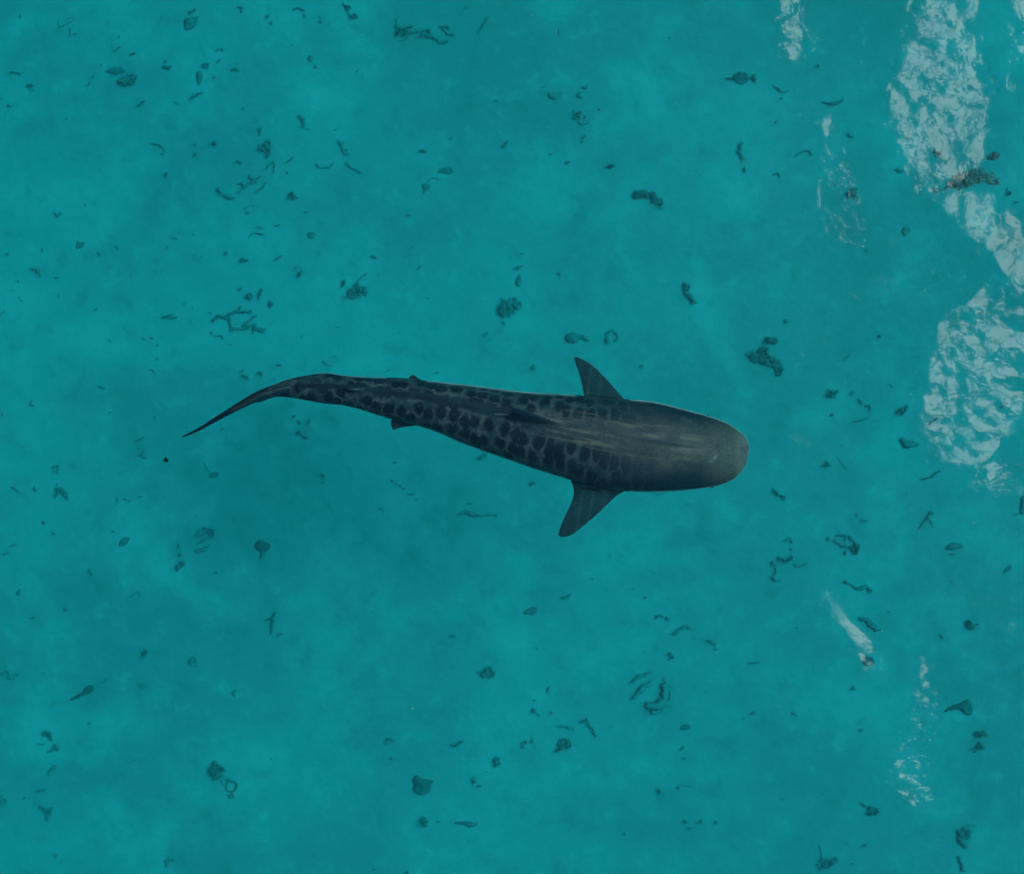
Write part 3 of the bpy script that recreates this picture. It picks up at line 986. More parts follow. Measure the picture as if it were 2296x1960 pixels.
# --- leaves and scraps with an outline of their own
LEAVES = [
    (T00, 'm', 'leaf', 'broad dark leaf scrap with one long pointed corner', [(1492, 160), (1500, 148), (1545, 145), (1575, 140), (1610, 128), (1590, 180), (1570, 225), (1515, 243), (1495, 235), (1492, 190)], []),
    (T00, 'm', 'leaf', 'small narrow cone-shaped leaf tip standing apart on sand', [(138, 125), (152, 90), (168, 135), (150, 142)], []),
    (T00, 'm', 'leaf', 'flat spindle-shaped leaf beside a faint ragged weed patch', [(840, 570), (880, 540), (960, 530), (985, 535), (1010, 565), (960, 590), (920, 592), (880, 580)], []),
    (T00, 'd', 'weed scrap', 'small dark lizard-shaped weed scrap with a split end', [(1305, 540), (1330, 520), (1350, 535), (1400, 530), (1375, 545), (1375, 568), (1350, 555), (1320, 552)], []),
    (T00, 'm', 'leaf', 'upright oval leaf tapering into a bent tail', [(1590, 590), (1605, 573), (1635, 578), (1642, 620), (1630, 660), (1590, 700), (1605, 670), (1590, 640)], []),
    (T00, 'm', 'leaf', 'small hooked leaf curl with a thick end', [(1915, 65), (1950, 55), (1975, 60), (1975, 100), (1955, 115), (1945, 105), (1955, 80)], []),
    (T10, 'm', 'leaf', 'small egg-shaped leaf with a speck beside it', [(418, 490), (425, 455), (440, 443), (465, 465), (468, 490), (445, 508)], []),
    (T10, 'm', 'leaf', 'long almond-shaped leaf with a thin drooping tip', [(1460, 1408), (1490, 1380), (1530, 1355), (1570, 1352), (1610, 1385), (1590, 1410), (1540, 1412), (1500, 1398)], []),
    (T10, 'm', 'leaf', 'round leaf with a trailing point and a fine thread', [(1345, 1510), (1365, 1490), (1390, 1490), (1415, 1520), (1400, 1545), (1370, 1560), (1348, 1583), (1358, 1550)], [(6, [(1380, 1490), (1430, 1445), (1500, 1465)])]),
    (T10, 'm', 'leaf', 'drop-shaped leaf with a thin point at the top', [(2040, 1130), (2035, 1180), (2015, 1205), (1985, 1205), (1985, 1185), (2015, 1160)], []),
    (T20, 'p', 'leaf', 'cup-shaped sanded leaf with one raised corner', [(285, 760), (330, 755), (400, 760), (420, 745), (405, 780), (375, 810), (330, 815), (295, 795)], []),
    (T20, 'd', 'leaf', 'dark oval leaf with a long stalk and a fan-shaped end', [(1785, 632), (1800, 600), (1835, 580), (1870, 576), (1905, 595), (1922, 628), (1910, 660), (1870, 682), (1830, 676), (1800, 655)], [(14, [(1795, 636), (1735, 637)]), (10, [(1915, 632), (1945, 638)]), (26, [(1950, 628), (1968, 620)]), (26, [(1950, 645), (1970, 655)])]),
    (T01, 'm', 'leaf', 'kite-shaped leaf scrap lying alone on open sand', [(615, 175), (645, 190), (680, 188), (670, 225), (635, 242), (600, 240), (612, 210)], []),
    (T11, 'm', 'leaf', 'round button-shaped leaf on pale sand', [(412, 130), (440, 108), (485, 120), (487, 145), (460, 170), (425, 158)], []),
    (T11, 'm', 'leaf', 'small cap-shaped leaf with a flat underside', [(915, 315), (945, 298), (975, 310), (985, 335), (960, 328), (940, 320)], []),
    (T21, 'm', 'leaf', 'tall narrow weed scrap beside a round blob', [(25, 510), (60, 440), (78, 480), (75, 550), (40, 545)], []),
    (T21, 'm', 'weed scrap', 'lumpy brown weed scrap with a bent tail near the upper fin', [(425, 960), (450, 930), (500, 918), (545, 945), (590, 940), (635, 985), (610, 1000), (570, 970), (540, 985), (510, 1015), (465, 1005), (440, 985)], []),
    (T21, 'm', 'leaf', 'small triangular leaf scrap beside the shark\'s back', [(140, 1215), (180, 1165), (200, 1220), (170, 1235)], []),
    (T31, 'm', 'leaf', 'upright oval leaf with a pale rim beside the bright glint', [(1085, 95), (1120, 52), (1160, 70), (1150, 120), (1115, 150), (1095, 130)], []),
    (T31, 'd', 'leaf', 'small dark three-cornered leaf ahead of the snout', [(490, 1595), (515, 1570), (540, 1590), (515, 1605)], []),
    (T02, 'm', 'leaf', 'small leaf with a long thread-like stalk beside the tail', [(1685, 330), (1700, 295), (1740, 275), (1780, 295), (1750, 330), (1715, 335)], [(7, [(1645, 200), (1680, 270), (1690, 285)])]),
    (T02, 'm', 'leaf', 'thick slanted bean-shaped leaf on dim sand', [(965, 880), (985, 825), (1020, 805), (1060, 815), (1050, 850), (1010, 885)], []),
    (T02, 'd', 'leaf', 'small dark wedge of leaf near slivers', [(335, 690), (352, 680), (372, 678), (368, 710), (355, 712)], []),
    (T02, 'm', 'leaf', 'small leaf with an upturned tip on brighter sand', [(135, 1250), (175, 1215), (178, 1265), (155, 1285), (135, 1270)], []),
    (T12, 'd', 'leaf', 'diamond-shaped dark leaf with a short stem', [(-12, 885), (5, 850), (35, 825), (70, 850), (125, 868), (118, 900), (75, 930), (60, 960), (40, 990), (35, 970), (48, 935), (10, 910)], []),
    (T22, 'm', 'leaf', 'fan-shaped leaf narrowing to a point beside the lower fin', [(85, 1430), (130, 1395), (165, 1375), (210, 1380), (205, 1420), (190, 1440), (140, 1440)], []),
    (T32, 'm', 'weed scrap', 'dark slab of weed with a short side stub', [(2040, 620), (2055, 560), (2060, 480), (2100, 480), (2100, 630)], [(12, [(1995, 635), (2040, 622)])]),
    (T32, 'm', 'leaf', 'wide almond-shaped leaf with a sliver beside it', [(1435, 905), (1480, 865), (1520, 853), (1570, 865), (1605, 880), (1570, 905), (1510, 920), (1460, 915)], []),
    (T32, 'm', 'leaf', 'slanted boat-shaped leaf by the wide almond leaf', [(1915, 1110), (1930, 1075), (1960, 1040), (1990, 1042), (1980, 1075), (1945, 1105)], []),
    (T03, 'd', 'leaf', 'comet-shaped leaf with a long tapering tail', [(680, 265), (735, 230), (770, 240), (765, 285), (710, 310), (640, 330), (690, 290)], [(20, [(580, 355), (650, 320), (720, 285)])]),
    (T03, 'm', 'leaf', 'broad split leaf with a deep notch', [(0, 1100), (20, 1110), (35, 1160), (65, 1145), (55, 1190), (25, 1225), (-10, 1220), (-30, 1160)], []),
    (T13, 'd', 'leaf', 'square dark leaf with notched upper edge casting a soft shadow', [(1270, 1090), (1285, 1030), (1260, 1005), (1310, 955), (1325, 990), (1390, 1000), (1440, 1010), (1425, 1040), (1410, 1100), (1380, 1115), (1345, 1130), (1300, 1115)], []),
    (T13, 'm', 'leaf', 'long fish-shaped leaf lying level on the sand', [(1600, 1345), (1660, 1335), (1720, 1332), (1760, 1345), (1808, 1340), (1795, 1365), (1745, 1383), (1700, 1365), (1650, 1355)], []),
    (T23, 'm', 'leaf', 'small dark spearhead leaf beside the big open weed loop', [(1355, 595), (1395, 560), (1430, 553), (1460, 585), (1410, 612)], []),
    (T33, 'd', 'leaf', 'small squarish dark leaf over faint surface sparkle', [(768, 20), (800, 8), (850, 15), (870, 60), (850, 85), (775, 85)], []),
    (T33, 'd', 'leaf', 'large arrow-shaped dark leaf with a forked end', [(1420, 465), (1480, 410), (1560, 390), (1635, 348), (1648, 400), (1665, 440), (1650, 490), (1600, 480), (1570, 440), (1500, 440)], []),
]
for tile, mat, cat, label, poly, st in LEAVES:
    litter(cat.replace(' ', '_'), label, cat, mat, tile, leaves=[poly], strands=st)

# --- matted tufts
TUFTS = [
    (T00, 'p', 'faint ragged weed patch beside the spindle-shaped leaf', [[(960, 630), (1030, 590), (1100, 590), (1090, 660), (1000, 690), (940, 660)]], []),
    (T00, 'm', 'small fuzzy weed tuft beside the upright oval leaf', [[(1645, 525), (1670, 505), (1697, 515), (1690, 545), (1665, 558)]], []),
    (T00, 'm', 'round fuzzy weed ball alone on dim sand', [[(205, 700), (225, 668), (255, 675), (272, 700), (260, 730), (225, 728)]], []),
    (T00, 'p', 'small pale weed tuft among slivers', [[(1715, 1155), (1745, 1130), (1765, 1150), (1745, 1170)]], []),
    (T10, 'm', 'two weed tufts joined by a short stalk', [[(700, -10), (715, 40), (770, 50), (775, 75), (745, 90), (715, 75), (700, 45)], [(765, 130), (805, 110), (830, 135), (825, 160), (790, 165), (770, 145)]], [(10, [(750, 80), (755, 120), (770, 135)])]),
    (T10, 'd', 'long sprawling weed with a matted head and forked branches', [[(1140, 235), (1200, 225), (1240, 250), (1240, 280), (1200, 295), (1140, 275)]],
     [(10, [(1135, 150), (1140, 230)]), (10, [(1137, 270), (1135, 300)]), (12, [(1200, 228), (1270, 210)]), (16, [(1235, 270), (1310, 255), (1390, 240), (1410, 260), (1405, 290)]), (8, [(1240, 280), (1215, 315), (1160, 335)]), (20, [(1330, 290), (1400, 295), (1450, 310), (1490, 345), (1550, 340)]), (18, [(1330, 285), (1380, 265)])]),
    (T10, 'm', 'ragged weed mat with trailing strands beside the tail side', [[(20, 1045), (45, 1040), (45, 1110), (20, 1120)], [(60, 1160), (130, 1140), (130, 1220), (110, 1270), (80, 1250), (20, 1220), (20, 1190)]],
     [(12, [(80, 1370), (130, 1320), (155, 1320), (150, 1390)]), (14, [(0, 1450), (45, 1425)]), (14, [(0, 1550), (50, 1520), (85, 1480)]), (22, [(-152, 1490), (-112, 1480), (-92, 1510), (-32, 1475), (8, 1470)]), (14, [(-97, 1510), (-142, 1560)]), (22, [(-62, 1430), (0, 1455)])]),
    (T10, 'm', 'small hooked weed tuft with two prongs', [[(255, 1600), (275, 1560), (300, 1552), (325, 1580), (350, 1615), (325, 1610), (305, 1630), (280, 1620)]], []),
    (T20, 'm', 'broken ring of weed with a speck beside it', [[(495, 940), (530, 915), (565, 910), (545, 945), (555, 975), (520, 985), (498, 965)]], [(12, [(495, 905), (510, 905)]), (10, [(588, 945), (590, 975)]), (10, [(525, 985), (570, 1015), (612, 1000)])]),
    (T20, 'd', 'small feathery weed tip with a faint tail', [[(760, 1362), (780, 1345), (825, 1335), (828, 1365), (790, 1368)]], [(8, [(740, 1360), (770, 1356)])]),
    (T20, 'd', 'big bushy double weed clump, broad at its lower end', [[(985, 1560), (1050, 1528), (1080, 1555), (1110, 1570), (1145, 1555), (1165, 1585), (1210, 1600), (1230, 1640), (1215, 1690), (1180, 1680), (1130, 1620), (1060, 1600), (1000, 1605)]], []),
    (T30, 'm', 'tall bushy weed clump with one leg, next to the narrow glint', [[(640, 1560), (680, 1520), (720, 1525), (730, 1580), (745, 1625), (700, 1590), (650, 1600)]], []),
    (T30, 'm', 'round weed tuft beside the floating weed raft', [[(1915, 1545), (1935, 1525), (1970, 1560), (1965, 1590), (1930, 1580)]], []),
    (T01, 'm', 'small oval weed tuft near tiny specks', [[(1945, 330), (1975, 315), (2005, 340), (1990, 355), (1955, 350)]], []),
    (T01, 'm', 'fuzzy round weed tuft beside the netted weed', [[(1985, 625), (2020, 595), (2055, 620), (2040, 655), (2005, 645)]], []),
    (T11, 'm', 'large ray-shaped weed clump with a thin mast', [[(720, 640), (770, 570), (830, 510), (850, 540), (905, 560), (890, 590), (925, 610), (900, 640), (860, 620), (800, 650), (760, 635)], [(680, 550), (690, 510), (735, 495), (735, 530), (700, 560)]], [(10, [(825, 515), (868, 470), (905, 445)])]),
    (T11, 'm', 'small cross-shaped weed tuft', [[(90, 690), (120, 665), (140, 690), (120, 720), (115, 750), (105, 720)]], []),
    (T11, 'm', 'broad domed weed clump beside the shark\'s mid back', [[(1935, 740), (1955, 690), (2000, 655), (2045, 635), (2075, 660), (2100, 640), (2140, 660), (2150, 710), (2100, 745), (2060, 780), (2010, 800), (1975, 770)]], []),
    (T11, 'm', 'dark weed tuft next to the shark\'s tail stalk', [[(330, 1725), (355, 1715), (385, 1750), (420, 1770), (420, 1790), (385, 1780), (345, 1750)]], []),
    (T21, 'm', 'open weed ring with a stout curved arm', [[(740, 935), (780, 910), (820, 900), (800, 935), (780, 960), (795, 1010), (770, 1000), (755, 960)]], [(20, [(825, 920), (860, 945), (840, 995)])]),
    (T21, 'm', 'leaning weed column with a kinked foot', [[(1385, 520), (1440, 510), (1445, 560), (1430, 610), (1465, 640), (1490, 690), (1450, 700), (1440, 650), (1400, 610), (1380, 580)]], []),
    (T21, 'd', 'big dark weed clump with a drooping tail beside the snout', [[(1890, 1110), (1920, 1080), (2000, 1070), (2040, 1045), (2075, 1060), (2075, 1110), (2100, 1120), (2170, 1160), (2195, 1210), (2180, 1270), (2145, 1275), (2135, 1210), (2080, 1190), (2050, 1175), (1990, 1160), (1930, 1160), (1900, 1135)], [(2035, 1010), (2060, 960), (2140, 950), (2150, 1020), (2090, 1010)]], []),
    (T31, 'm', 'blocky weed tuft with two horns ahead of the shark', [[(465, 1440), (490, 1370), (520, 1400), (570, 1390), (555, 1450), (500, 1450)]], []),
    (T31, 'm', 'faint dark weed mat at the edge of the big glint', [[(1020, 1580), (1060, 1535), (1140, 1515), (1150, 1555), (1100, 1590)]], []),
    (T02, 'm', 'triangular weed tuft like a small tent', [[(460, 395), (490, 395), (545, 440), (580, 510), (530, 500), (500, 450), (470, 470), (430, 535), (455, 470)]], [(12, [(470, 372), (480, 395)])]),
    (T02, 'm', 'ribbed weed frond like a scallop fan', [[(1660, 735), (1735, 745), (1745, 800), (1715, 825), (1690, 790)]], [(22, [(1580, 790), (1660, 730)]), (14, [(1600, 815), (1690, 755)]), (14, [(1600, 865), (1700, 810)])]),
    (T02, 'm', 'slanted oval weed tuft inside a faint arc', [[(1425, 1050), (1455, 1005), (1500, 990), (1500, 1030), (1460, 1075), (1430, 1080)]], []),
    (T22, 'm', 'row of crumbled weed bits, largest at one end', [[(1155, 1455), (1190, 1435), (1225, 1450), (1215, 1470), (1175, 1470)]], [(16, [(1245, 1460), (1258, 1464)]), (20, [(1270, 1470), (1290, 1480)])]),
    (T22, 'm', 'small weed tuft between the loop and the forked sliver', [[(1250, 1765), (1275, 1745), (1310, 1770), (1318, 1792), (1280, 1800)]], []),
    (T32, 'm', 'small spiky weed tuft in front of the lower jaw', [[(435, 240), (470, 195), (500, 205), (520, 240), (480, 235)]], []),
    (T32, 'p', 'faint slanted weed trail ahead of the shark', [[(20, 395), (60, 430), (110, 460), (165, 520), (120, 505), (60, 465)]], []),
    (T32, 'd', 'netted weed with open loops and a bushy end', [[(660, 910), (700, 870), (745, 880), (740, 930), (700, 955), (670, 935)]], [(16, [(530, 830), (600, 880), (680, 890)]), (18, [(545, 800), (640, 800), (690, 840), (735, 880)]), (8, [(625, 800), (620, 850)]), (24, [(478, 818), (495, 828)]), (12, [(625, 920), (622, 960)])]),
    (T32, 'm', 'half ring of weed opening upwards with a trailing thread', [[(70, 960), (110, 985), (160, 985), (195, 950), (200, 1000), (140, 1020), (95, 1005)]], [(22, [(130, 840), (175, 825), (205, 850)]), (16, [(180, 900), (190, 915)]), (10, [(205, 1025), (250, 1050), (320, 1015)])]),
    (T32, 'd', 'hollow weed clump shaped like a claw', [[(1600, 1510), (1645, 1475), (1660, 1520), (1720, 1515), (1690, 1560), (1660, 1575), (1625, 1545)]], []),
    (T03, 'm', 'ring of crumbled weed beside a blunt clump', [[(355, 625), (380, 595), (430, 625), (440, 690), (415, 680), (390, 645), (340, 660)]], [(10, [(310, 712), (370, 712)])]),
    (T03, 'm', 'blunt weed clump next to the crumbled ring', [[(440, 710), (480, 710), (490, 750), (465, 780), (440, 745)]], [(10, [(390, 780), (430, 760)])]),
    (T03, 'm', 'stepped weed clump narrowing downwards', [[(330, 1210), (350, 1195), (400, 1225), (430, 1220), (425, 1290), (400, 1335), (380, 1310), (385, 1275), (345, 1250)]], []),
    (T03, 'd', 'shaggy dark weed clump with a looped tail', [[(1705, 900), (1720, 865), (1750, 850), (1780, 880), (1830, 920), (1790, 925), (1815, 970), (1790, 1000), (1740, 1000), (1710, 950)]], [(12, [(1820, 990), (1870, 1010), (1920, 1030), (1910, 1080), (1870, 1100), (1835, 1070), (1850, 1020)]), (8, [(1790, 1000), (1815, 1050)]), (26, [(1858, 1138), (1882, 1130)])]),
    (T13, 'm', 'saddle-shaped weed clump with two peaks', [[(1795, 125), (1850, 120), (1865, 90), (1900, 80), (1920, 120), (1945, 140), (1930, 165), (1890, 178), (1840, 165)]], []),
    (T13, 'm', 'curled weed tuft like a half-open hand', [[(1900, 850), (1960, 805), (1985, 830), (1950, 850), (2000, 860), (1960, 885), (1910, 895), (1920, 870)]], []),
    (T13, 'm', 'rounded weed clump beside the square leaf', [[(1315, 1355), (1320, 1320), (1375, 1290), (1385, 1315), (1400, 1330), (1385, 1370), (1345, 1385)]], []),
    (T23, 'm', 'slanted stringy weed tuft beside the slivers', [[(140, 425), (155, 415), (190, 435), (240, 490), (205, 475), (165, 460)]], []),
    (T23, 'm', 'small upright weed tuft beside the big bushy clump', [[(75, 730), (90, 690), (122, 672), (125, 720), (100, 750)]], []),
    (T23, 'd', 'arched bushy weed clump with two feet', [[(355, 770), (375, 690), (430, 660), (470, 680), (480, 715), (465, 748), (420, 735), (385, 775)]], []),
    (T33, 'm', 'flat weed tuft facing the arrow-shaped leaf, of a close pair', [[(1660, 640), (1700, 610), (1775, 615), (1770, 650), (1700, 680)]], []),
    (T33, 'm', 'flat weed tuft of a close pair, turned from the arrow-shaped leaf', [[(1635, 770), (1660, 730), (1720, 700), (1780, 715), (1740, 770), (1680, 785)]], []),
    (T33, 'd', 'crab-shaped weed clump with a bent thread', [[(790, 1225), (830, 1220), (890, 1230), (905, 1260), (860, 1290), (810, 1290)]], [(14, [(740, 1185), (790, 1225)])]),
    (T33, 'm', 'funnel-shaped weed clump with a thin hook on top', [[(1520, 1430), (1570, 1385), (1640, 1400), (1640, 1450), (1620, 1500), (1600, 1560), (1570, 1540), (1540, 1480)]], [(6, [(1600, 1370), (1660, 1372), (1700, 1390)])]),
    (T33, 'm', 'matted weed clump with a tall thin stem', [[(440, 1640), (500, 1650), (560, 1640), (570, 1670), (520, 1710), (470, 1720), (430, 1735), (420, 1690)]], [(8, [(415, 1530), (430, 1580), (440, 1650)]), (20, [(400, 1690), (440, 1735)])]),
]
for tile, mat, label, polys, st in TUFTS:
    litter('weed_clump', label, 'seaweed', {'d': 'm', 'm': 'p', 'p': 'p'}[mat], tile, tufts=polys, strands=st)

# --- longer strands
STRANDS = [
    (T00, 'p', 'faint folded outline of a sanded strand', [(6, [(460, 125), (458, 190), (480, 205), (540, 175), (595, 140)]), (5, [(520, 150), (560, 130), (590, 125)])]),
    (T00, 'd', 'slanted dark streak of weed with a thin curved tip', [(18, [(1535, 798), (1580, 770), (1610, 755)]), (9, [(1605, 757), (1640, 750)])]),
    (T00, 'm', 'thin weed strand sagging over open sand', [(10, [(1210, 1150), (1265, 1160), (1310, 1185), (1330, 1215)]), (16, [(1295, 1230), (1318, 1242)])]),
    (T00, 'd', 'kinked weed strand with a thick head', [(24, [(1760, 1530), (1785, 1555)]), (10, [(1780, 1550), (1800, 1578)]), (20, [(1795, 1577), (1850, 1600), (1892, 1600)])]),
    (T10, 'm', 'forked weed twig beside the long sprawling weed', [(16, [(1475, 220), (1530, 210), (1565, 225)]), (18, [(1510, 225), (1545, 260), (1605, 285)])]),
    (T10, 'm', 'straight slim weed rod leaning over', [(14, [(1885, 140), (1845, 200), (1800, 265)])]),
    (T10, 'd', 'thick elbow-shaped weed strand', [(20, [(345, 940), (390, 975), (395, 1000), (380, 1040)])]),
    (T10, 'm', 'stepped weed strand with stubby branches', [(14, [(675, 1140), (700, 1200), (715, 1245), (755, 1250)]), (10, [(700, 1150), (712, 1158)]), (12, [(728, 1215), (742, 1220)])]),
    (T10, 'm', 'boat-curved weed strand in two pieces', [(12, [(490, 1330), (515, 1360)]), (12, [(530, 1360), (600, 1355), (635, 1320)])]),
    (T10, 'm', 'ragged slanting weed strand', [(10, [(730, 1310), (760, 1350), (800, 1370)]), (14, [(790, 1365), (830, 1385), (860, 1405)])]),
    (T20, 'd', 'thick two-lobed weed strand standing upright', [(30, [(1862, 1165), (1838, 1212)]), (28, [(1838, 1225), (1850, 1250), (1868, 1285)])]),
    (T30, 'd', 'dark knobbly weed strand between two glints', [(26, [(500, 842), (560, 830), (605, 812)]), (10, [(440, 825), (500, 842)])]),
    (T30, 'm', 'arched weed strand next to the narrow glint', [(14, [(225, 1258), (290, 1225), (340, 1225), (355, 1260)])]),
    (T30, 'm', 'sagging v-shaped weed strand beside the small square glint', [(11, [(40, 690), (80, 715), (120, 745), (175, 730)])]),
    (T01, 'd', 'netted weed with long limbs and open loops', [(26, [(1710, 825), (1760, 790), (1830, 800)]), (20, [(1820, 800), (1900, 750), (1950, 755), (2030, 750)]), (18, [(1850, 800), (1870, 900)]), (22, [(1870, 890), (1960, 890), (2060, 855)]), (14, [(1965, 860), (2060, 790), (2075, 780)]), (30, [(2040, 930), (2072, 890), (2140, 905)]), (14, [(1940, 710), (1925, 750)])]),
    (T01, 'm', 'thick hook of weed with a faint ring', [(26, [(255, 412), (290, 408), (312, 435), (318, 462)])]),
    (T01, 'm', 'broken chain of thin weed strands beside the tail', [(9, [(1690, 910), (1712, 930)]), (10, [(1740, 950), (1790, 945), (1795, 970)]), (8, [(1835, 1010), (1880, 1028)])]),
    (T12, 'd', 'long wavy weed strand with a side twig', [(22, [(160, 1415), (135, 1465), (150, 1500), (130, 1540), (135, 1590)]), (12, [(85, 1480), (130, 1465)])]),
    (T12, 'm', 'low weed streak beside the shark\'s belly with a thin tail', [(30, [(1640, 625), (1710, 610), (1780, 635)]), (12, [(1790, 632), (1860, 636), (1920, 625), (1960, 650)])]),
    (T12, 'p', 'row of small crumbs ending in a sliver', [(14, [(1095, 353), (1108, 358)]), (16, [(1130, 373), (1142, 378)]), (16, [(1160, 393), (1172, 398)]), (14, [(1195, 415), (1206, 423)]), (12, [(1235, 460), (1275, 465)])]),
    (T22, 'm', 'hooked weed strand like a walking stick', [(22, [(1305, 1605), (1360, 1565), (1410, 1530), (1445, 1560)])]),
    (T22, 'm', 'blunt slanting weed strand with a crumb beside it', [(24, [(1580, 1650), (1620, 1665), (1660, 1680)]), (14, [(1645, 1715), (1658, 1728)])]),
    (T31, 'm', 'long thin curved strand pointing at the big glint', [(12, [(690, 1645), (750, 1635), (815, 1615)])]),
    (T31, 'm', 'dark slit of weed next to the glint\'s lower part', [(16, [(1310, 1668), (1400, 1590)])]),
    (T31, 'm', 'short dark weed rod inside the bright glint', [(12, [(1885, 1535), (1940, 1498)])]),
    (T32, 'd', 'thick dark crescent weed beside the lower glint tip', [(44, [(1065, 20), (1110, 55), (1195, 68)])]),
    (T32, 'd', 'smooth dark curved weed stem beside the glint', [(16, [(1240, 342), (1320, 325), (1385, 278)])]),
    (T32, 'm', 'anchor-shaped weed strand with a small loop', [(14, [(1225, 745), (1290, 660), (1320, 605), (1338, 620), (1300, 655), (1345, 690)]), (8, [(1300, 665), (1352, 735)])]),
    (T32, 'm', 'bent weed strand beside the half ring', [(24, [(28, 1010), (45, 1030)]), (10, [(55, 1030), (62, 1090), (35, 1130)]), (18, [(20, 1130), (60, 1155), (95, 1155)])]),
    (T32, 'd', 'lumpy weed strand with a thick far end', [(20, [(610, 1170), (655, 1180)]), (12, [(655, 1185), (720, 1225)]), (28, [(705, 1225), (760, 1228), (810, 1215), (830, 1255)])]),
    (T32, 'd', 'stout slanted weed stem over faint sparkle', [(36, [(740, 1475), (800, 1478), (850, 1530), (892, 1568)])]),
    (T03, 'm', 'zigzag weed strand on open sand', [(9, [(20, 165), (45, 130), (70, 122), (85, 172)]), (18, [(65, 190), (105, 178), (160, 148)])]),
    (T03, 'm', 'small spiral of weed with a cross bar', [(10, [(1600, 40), (1575, 10), (1540, 45), (1570, 82), (1605, 72)]), (8, [(1548, 45), (1600, 45)])]),
    (T03, 'm', 'slanted feathery weed strand next to the blunt clump', [(20, [(455, 885), (430, 920), (400, 958)]), (8, [(420, 905), (450, 925)])]),
    (T03, 'm', 'star-shaped weed scrap with a crumb beside it', [(14, [(1340, 1655), (1420, 1645)]), (8, [(1370, 1595), (1370, 1660)]), (28, [(1345, 1662), (1370, 1658)]), (16, [(1348, 1694), (1362, 1700)])]),
    (T23, 'p', 'large open weed loop half covered by sand', [(24, [(970, 215), (1050, 165), (1120, 140)]), (40, [(975, 345), (1050, 270), (1130, 225)]), (72, [(1085, 430), (1180, 395), (1245, 320), (1245, 225)]), (40, [(1130, 465), (1220, 420), (1285, 340), (1270, 260)])]),
    (T23, 'd', 'dark y-shaped weed twig with a long leg', [(20, [(550, 540), (605, 528)]), (22, [(603, 505), (608, 540)]), (18, [(615, 550), (640, 580), (660, 610), (680, 655)])]),
    (T33, 'd', 'curved weed stem beside the funnel-shaped clump', [(12, [(1540, 1620), (1555, 1655)]), (24, [(1552, 1650), (1568, 1690), (1585, 1750)])]),
    (T02, 'm', 'hook of weed with two bars near the tail tip', [(12, [(1090, 40), (1165, 5)]), (14, [(1118, 98), (1140, 82)]), (20, [(1185, 108), (1138, 143)]), (24, [(1138, 145), (1192, 162)])]),
    (T02, 'p', 'faint bent sanded strand beside the tent-shaped tuft', [(12, [(430, 245), (485, 232)]), (14, [(485, 235), (480, 298)]), (8, [(440, 260), (440, 300)])]),
    (T02, 'm', 'club-shaped weed strand near a dot', [(12, [(105, 400), (135, 415)]), (22, [(130, 412), (165, 440)])]),
    (T02, 'm', 'short thick weed roll next to the ribbed frond', [(32, [(1585, 920), (1630, 912), (1675, 900)])]),
]
for tile, mat, label, st in STRANDS:
    litter('weed_strand', label, 'seaweed', {'d': 'm', 'm': 'p', 'p': 'p'}[mat], tile, strands=st)

# --- loose slivers, thin bent strands, specks: only their place tells them apart
def S(tile, mat, w, *pts):
    ob = litter('weed_sliver', L_SLIV, 'weed sliver', mat, tile, strands=[(w, list(pts))], group=G_SLIV)
    L = math.hypot(pts[0][0] - pts[-1][0], pts[0][1] - pts[-1][1])
    relabel(ob, ('long ' if L > 55 else 'short ') + ('thick ' if w > 15 else 'thin ' if w < 10 else '') + 'weed sliver')
def C(tile, mat, w, *pts):
    ob = litter('bent_strand', L_CURL, 'weed strand', mat, tile, strands=[(w, list(pts))], group=G_CURL)
    relabel(ob, ('thin' if w < 11 else 'stout') + ' bent weed strand')
def D(tile, mat, *pws):
    for (x, y, w) in pws:
        ob = litter('litter_speck', L_SPECK, 'speck', {'m': 'p', 'd': 'm'}[mat], tile, strands=[(w, [(x, y)])], group=G_SPECK)
        relabel(ob, ('round blob of litter' if w > 25 else 'small dark speck' if w > 15 else 'tiny dark speck'))
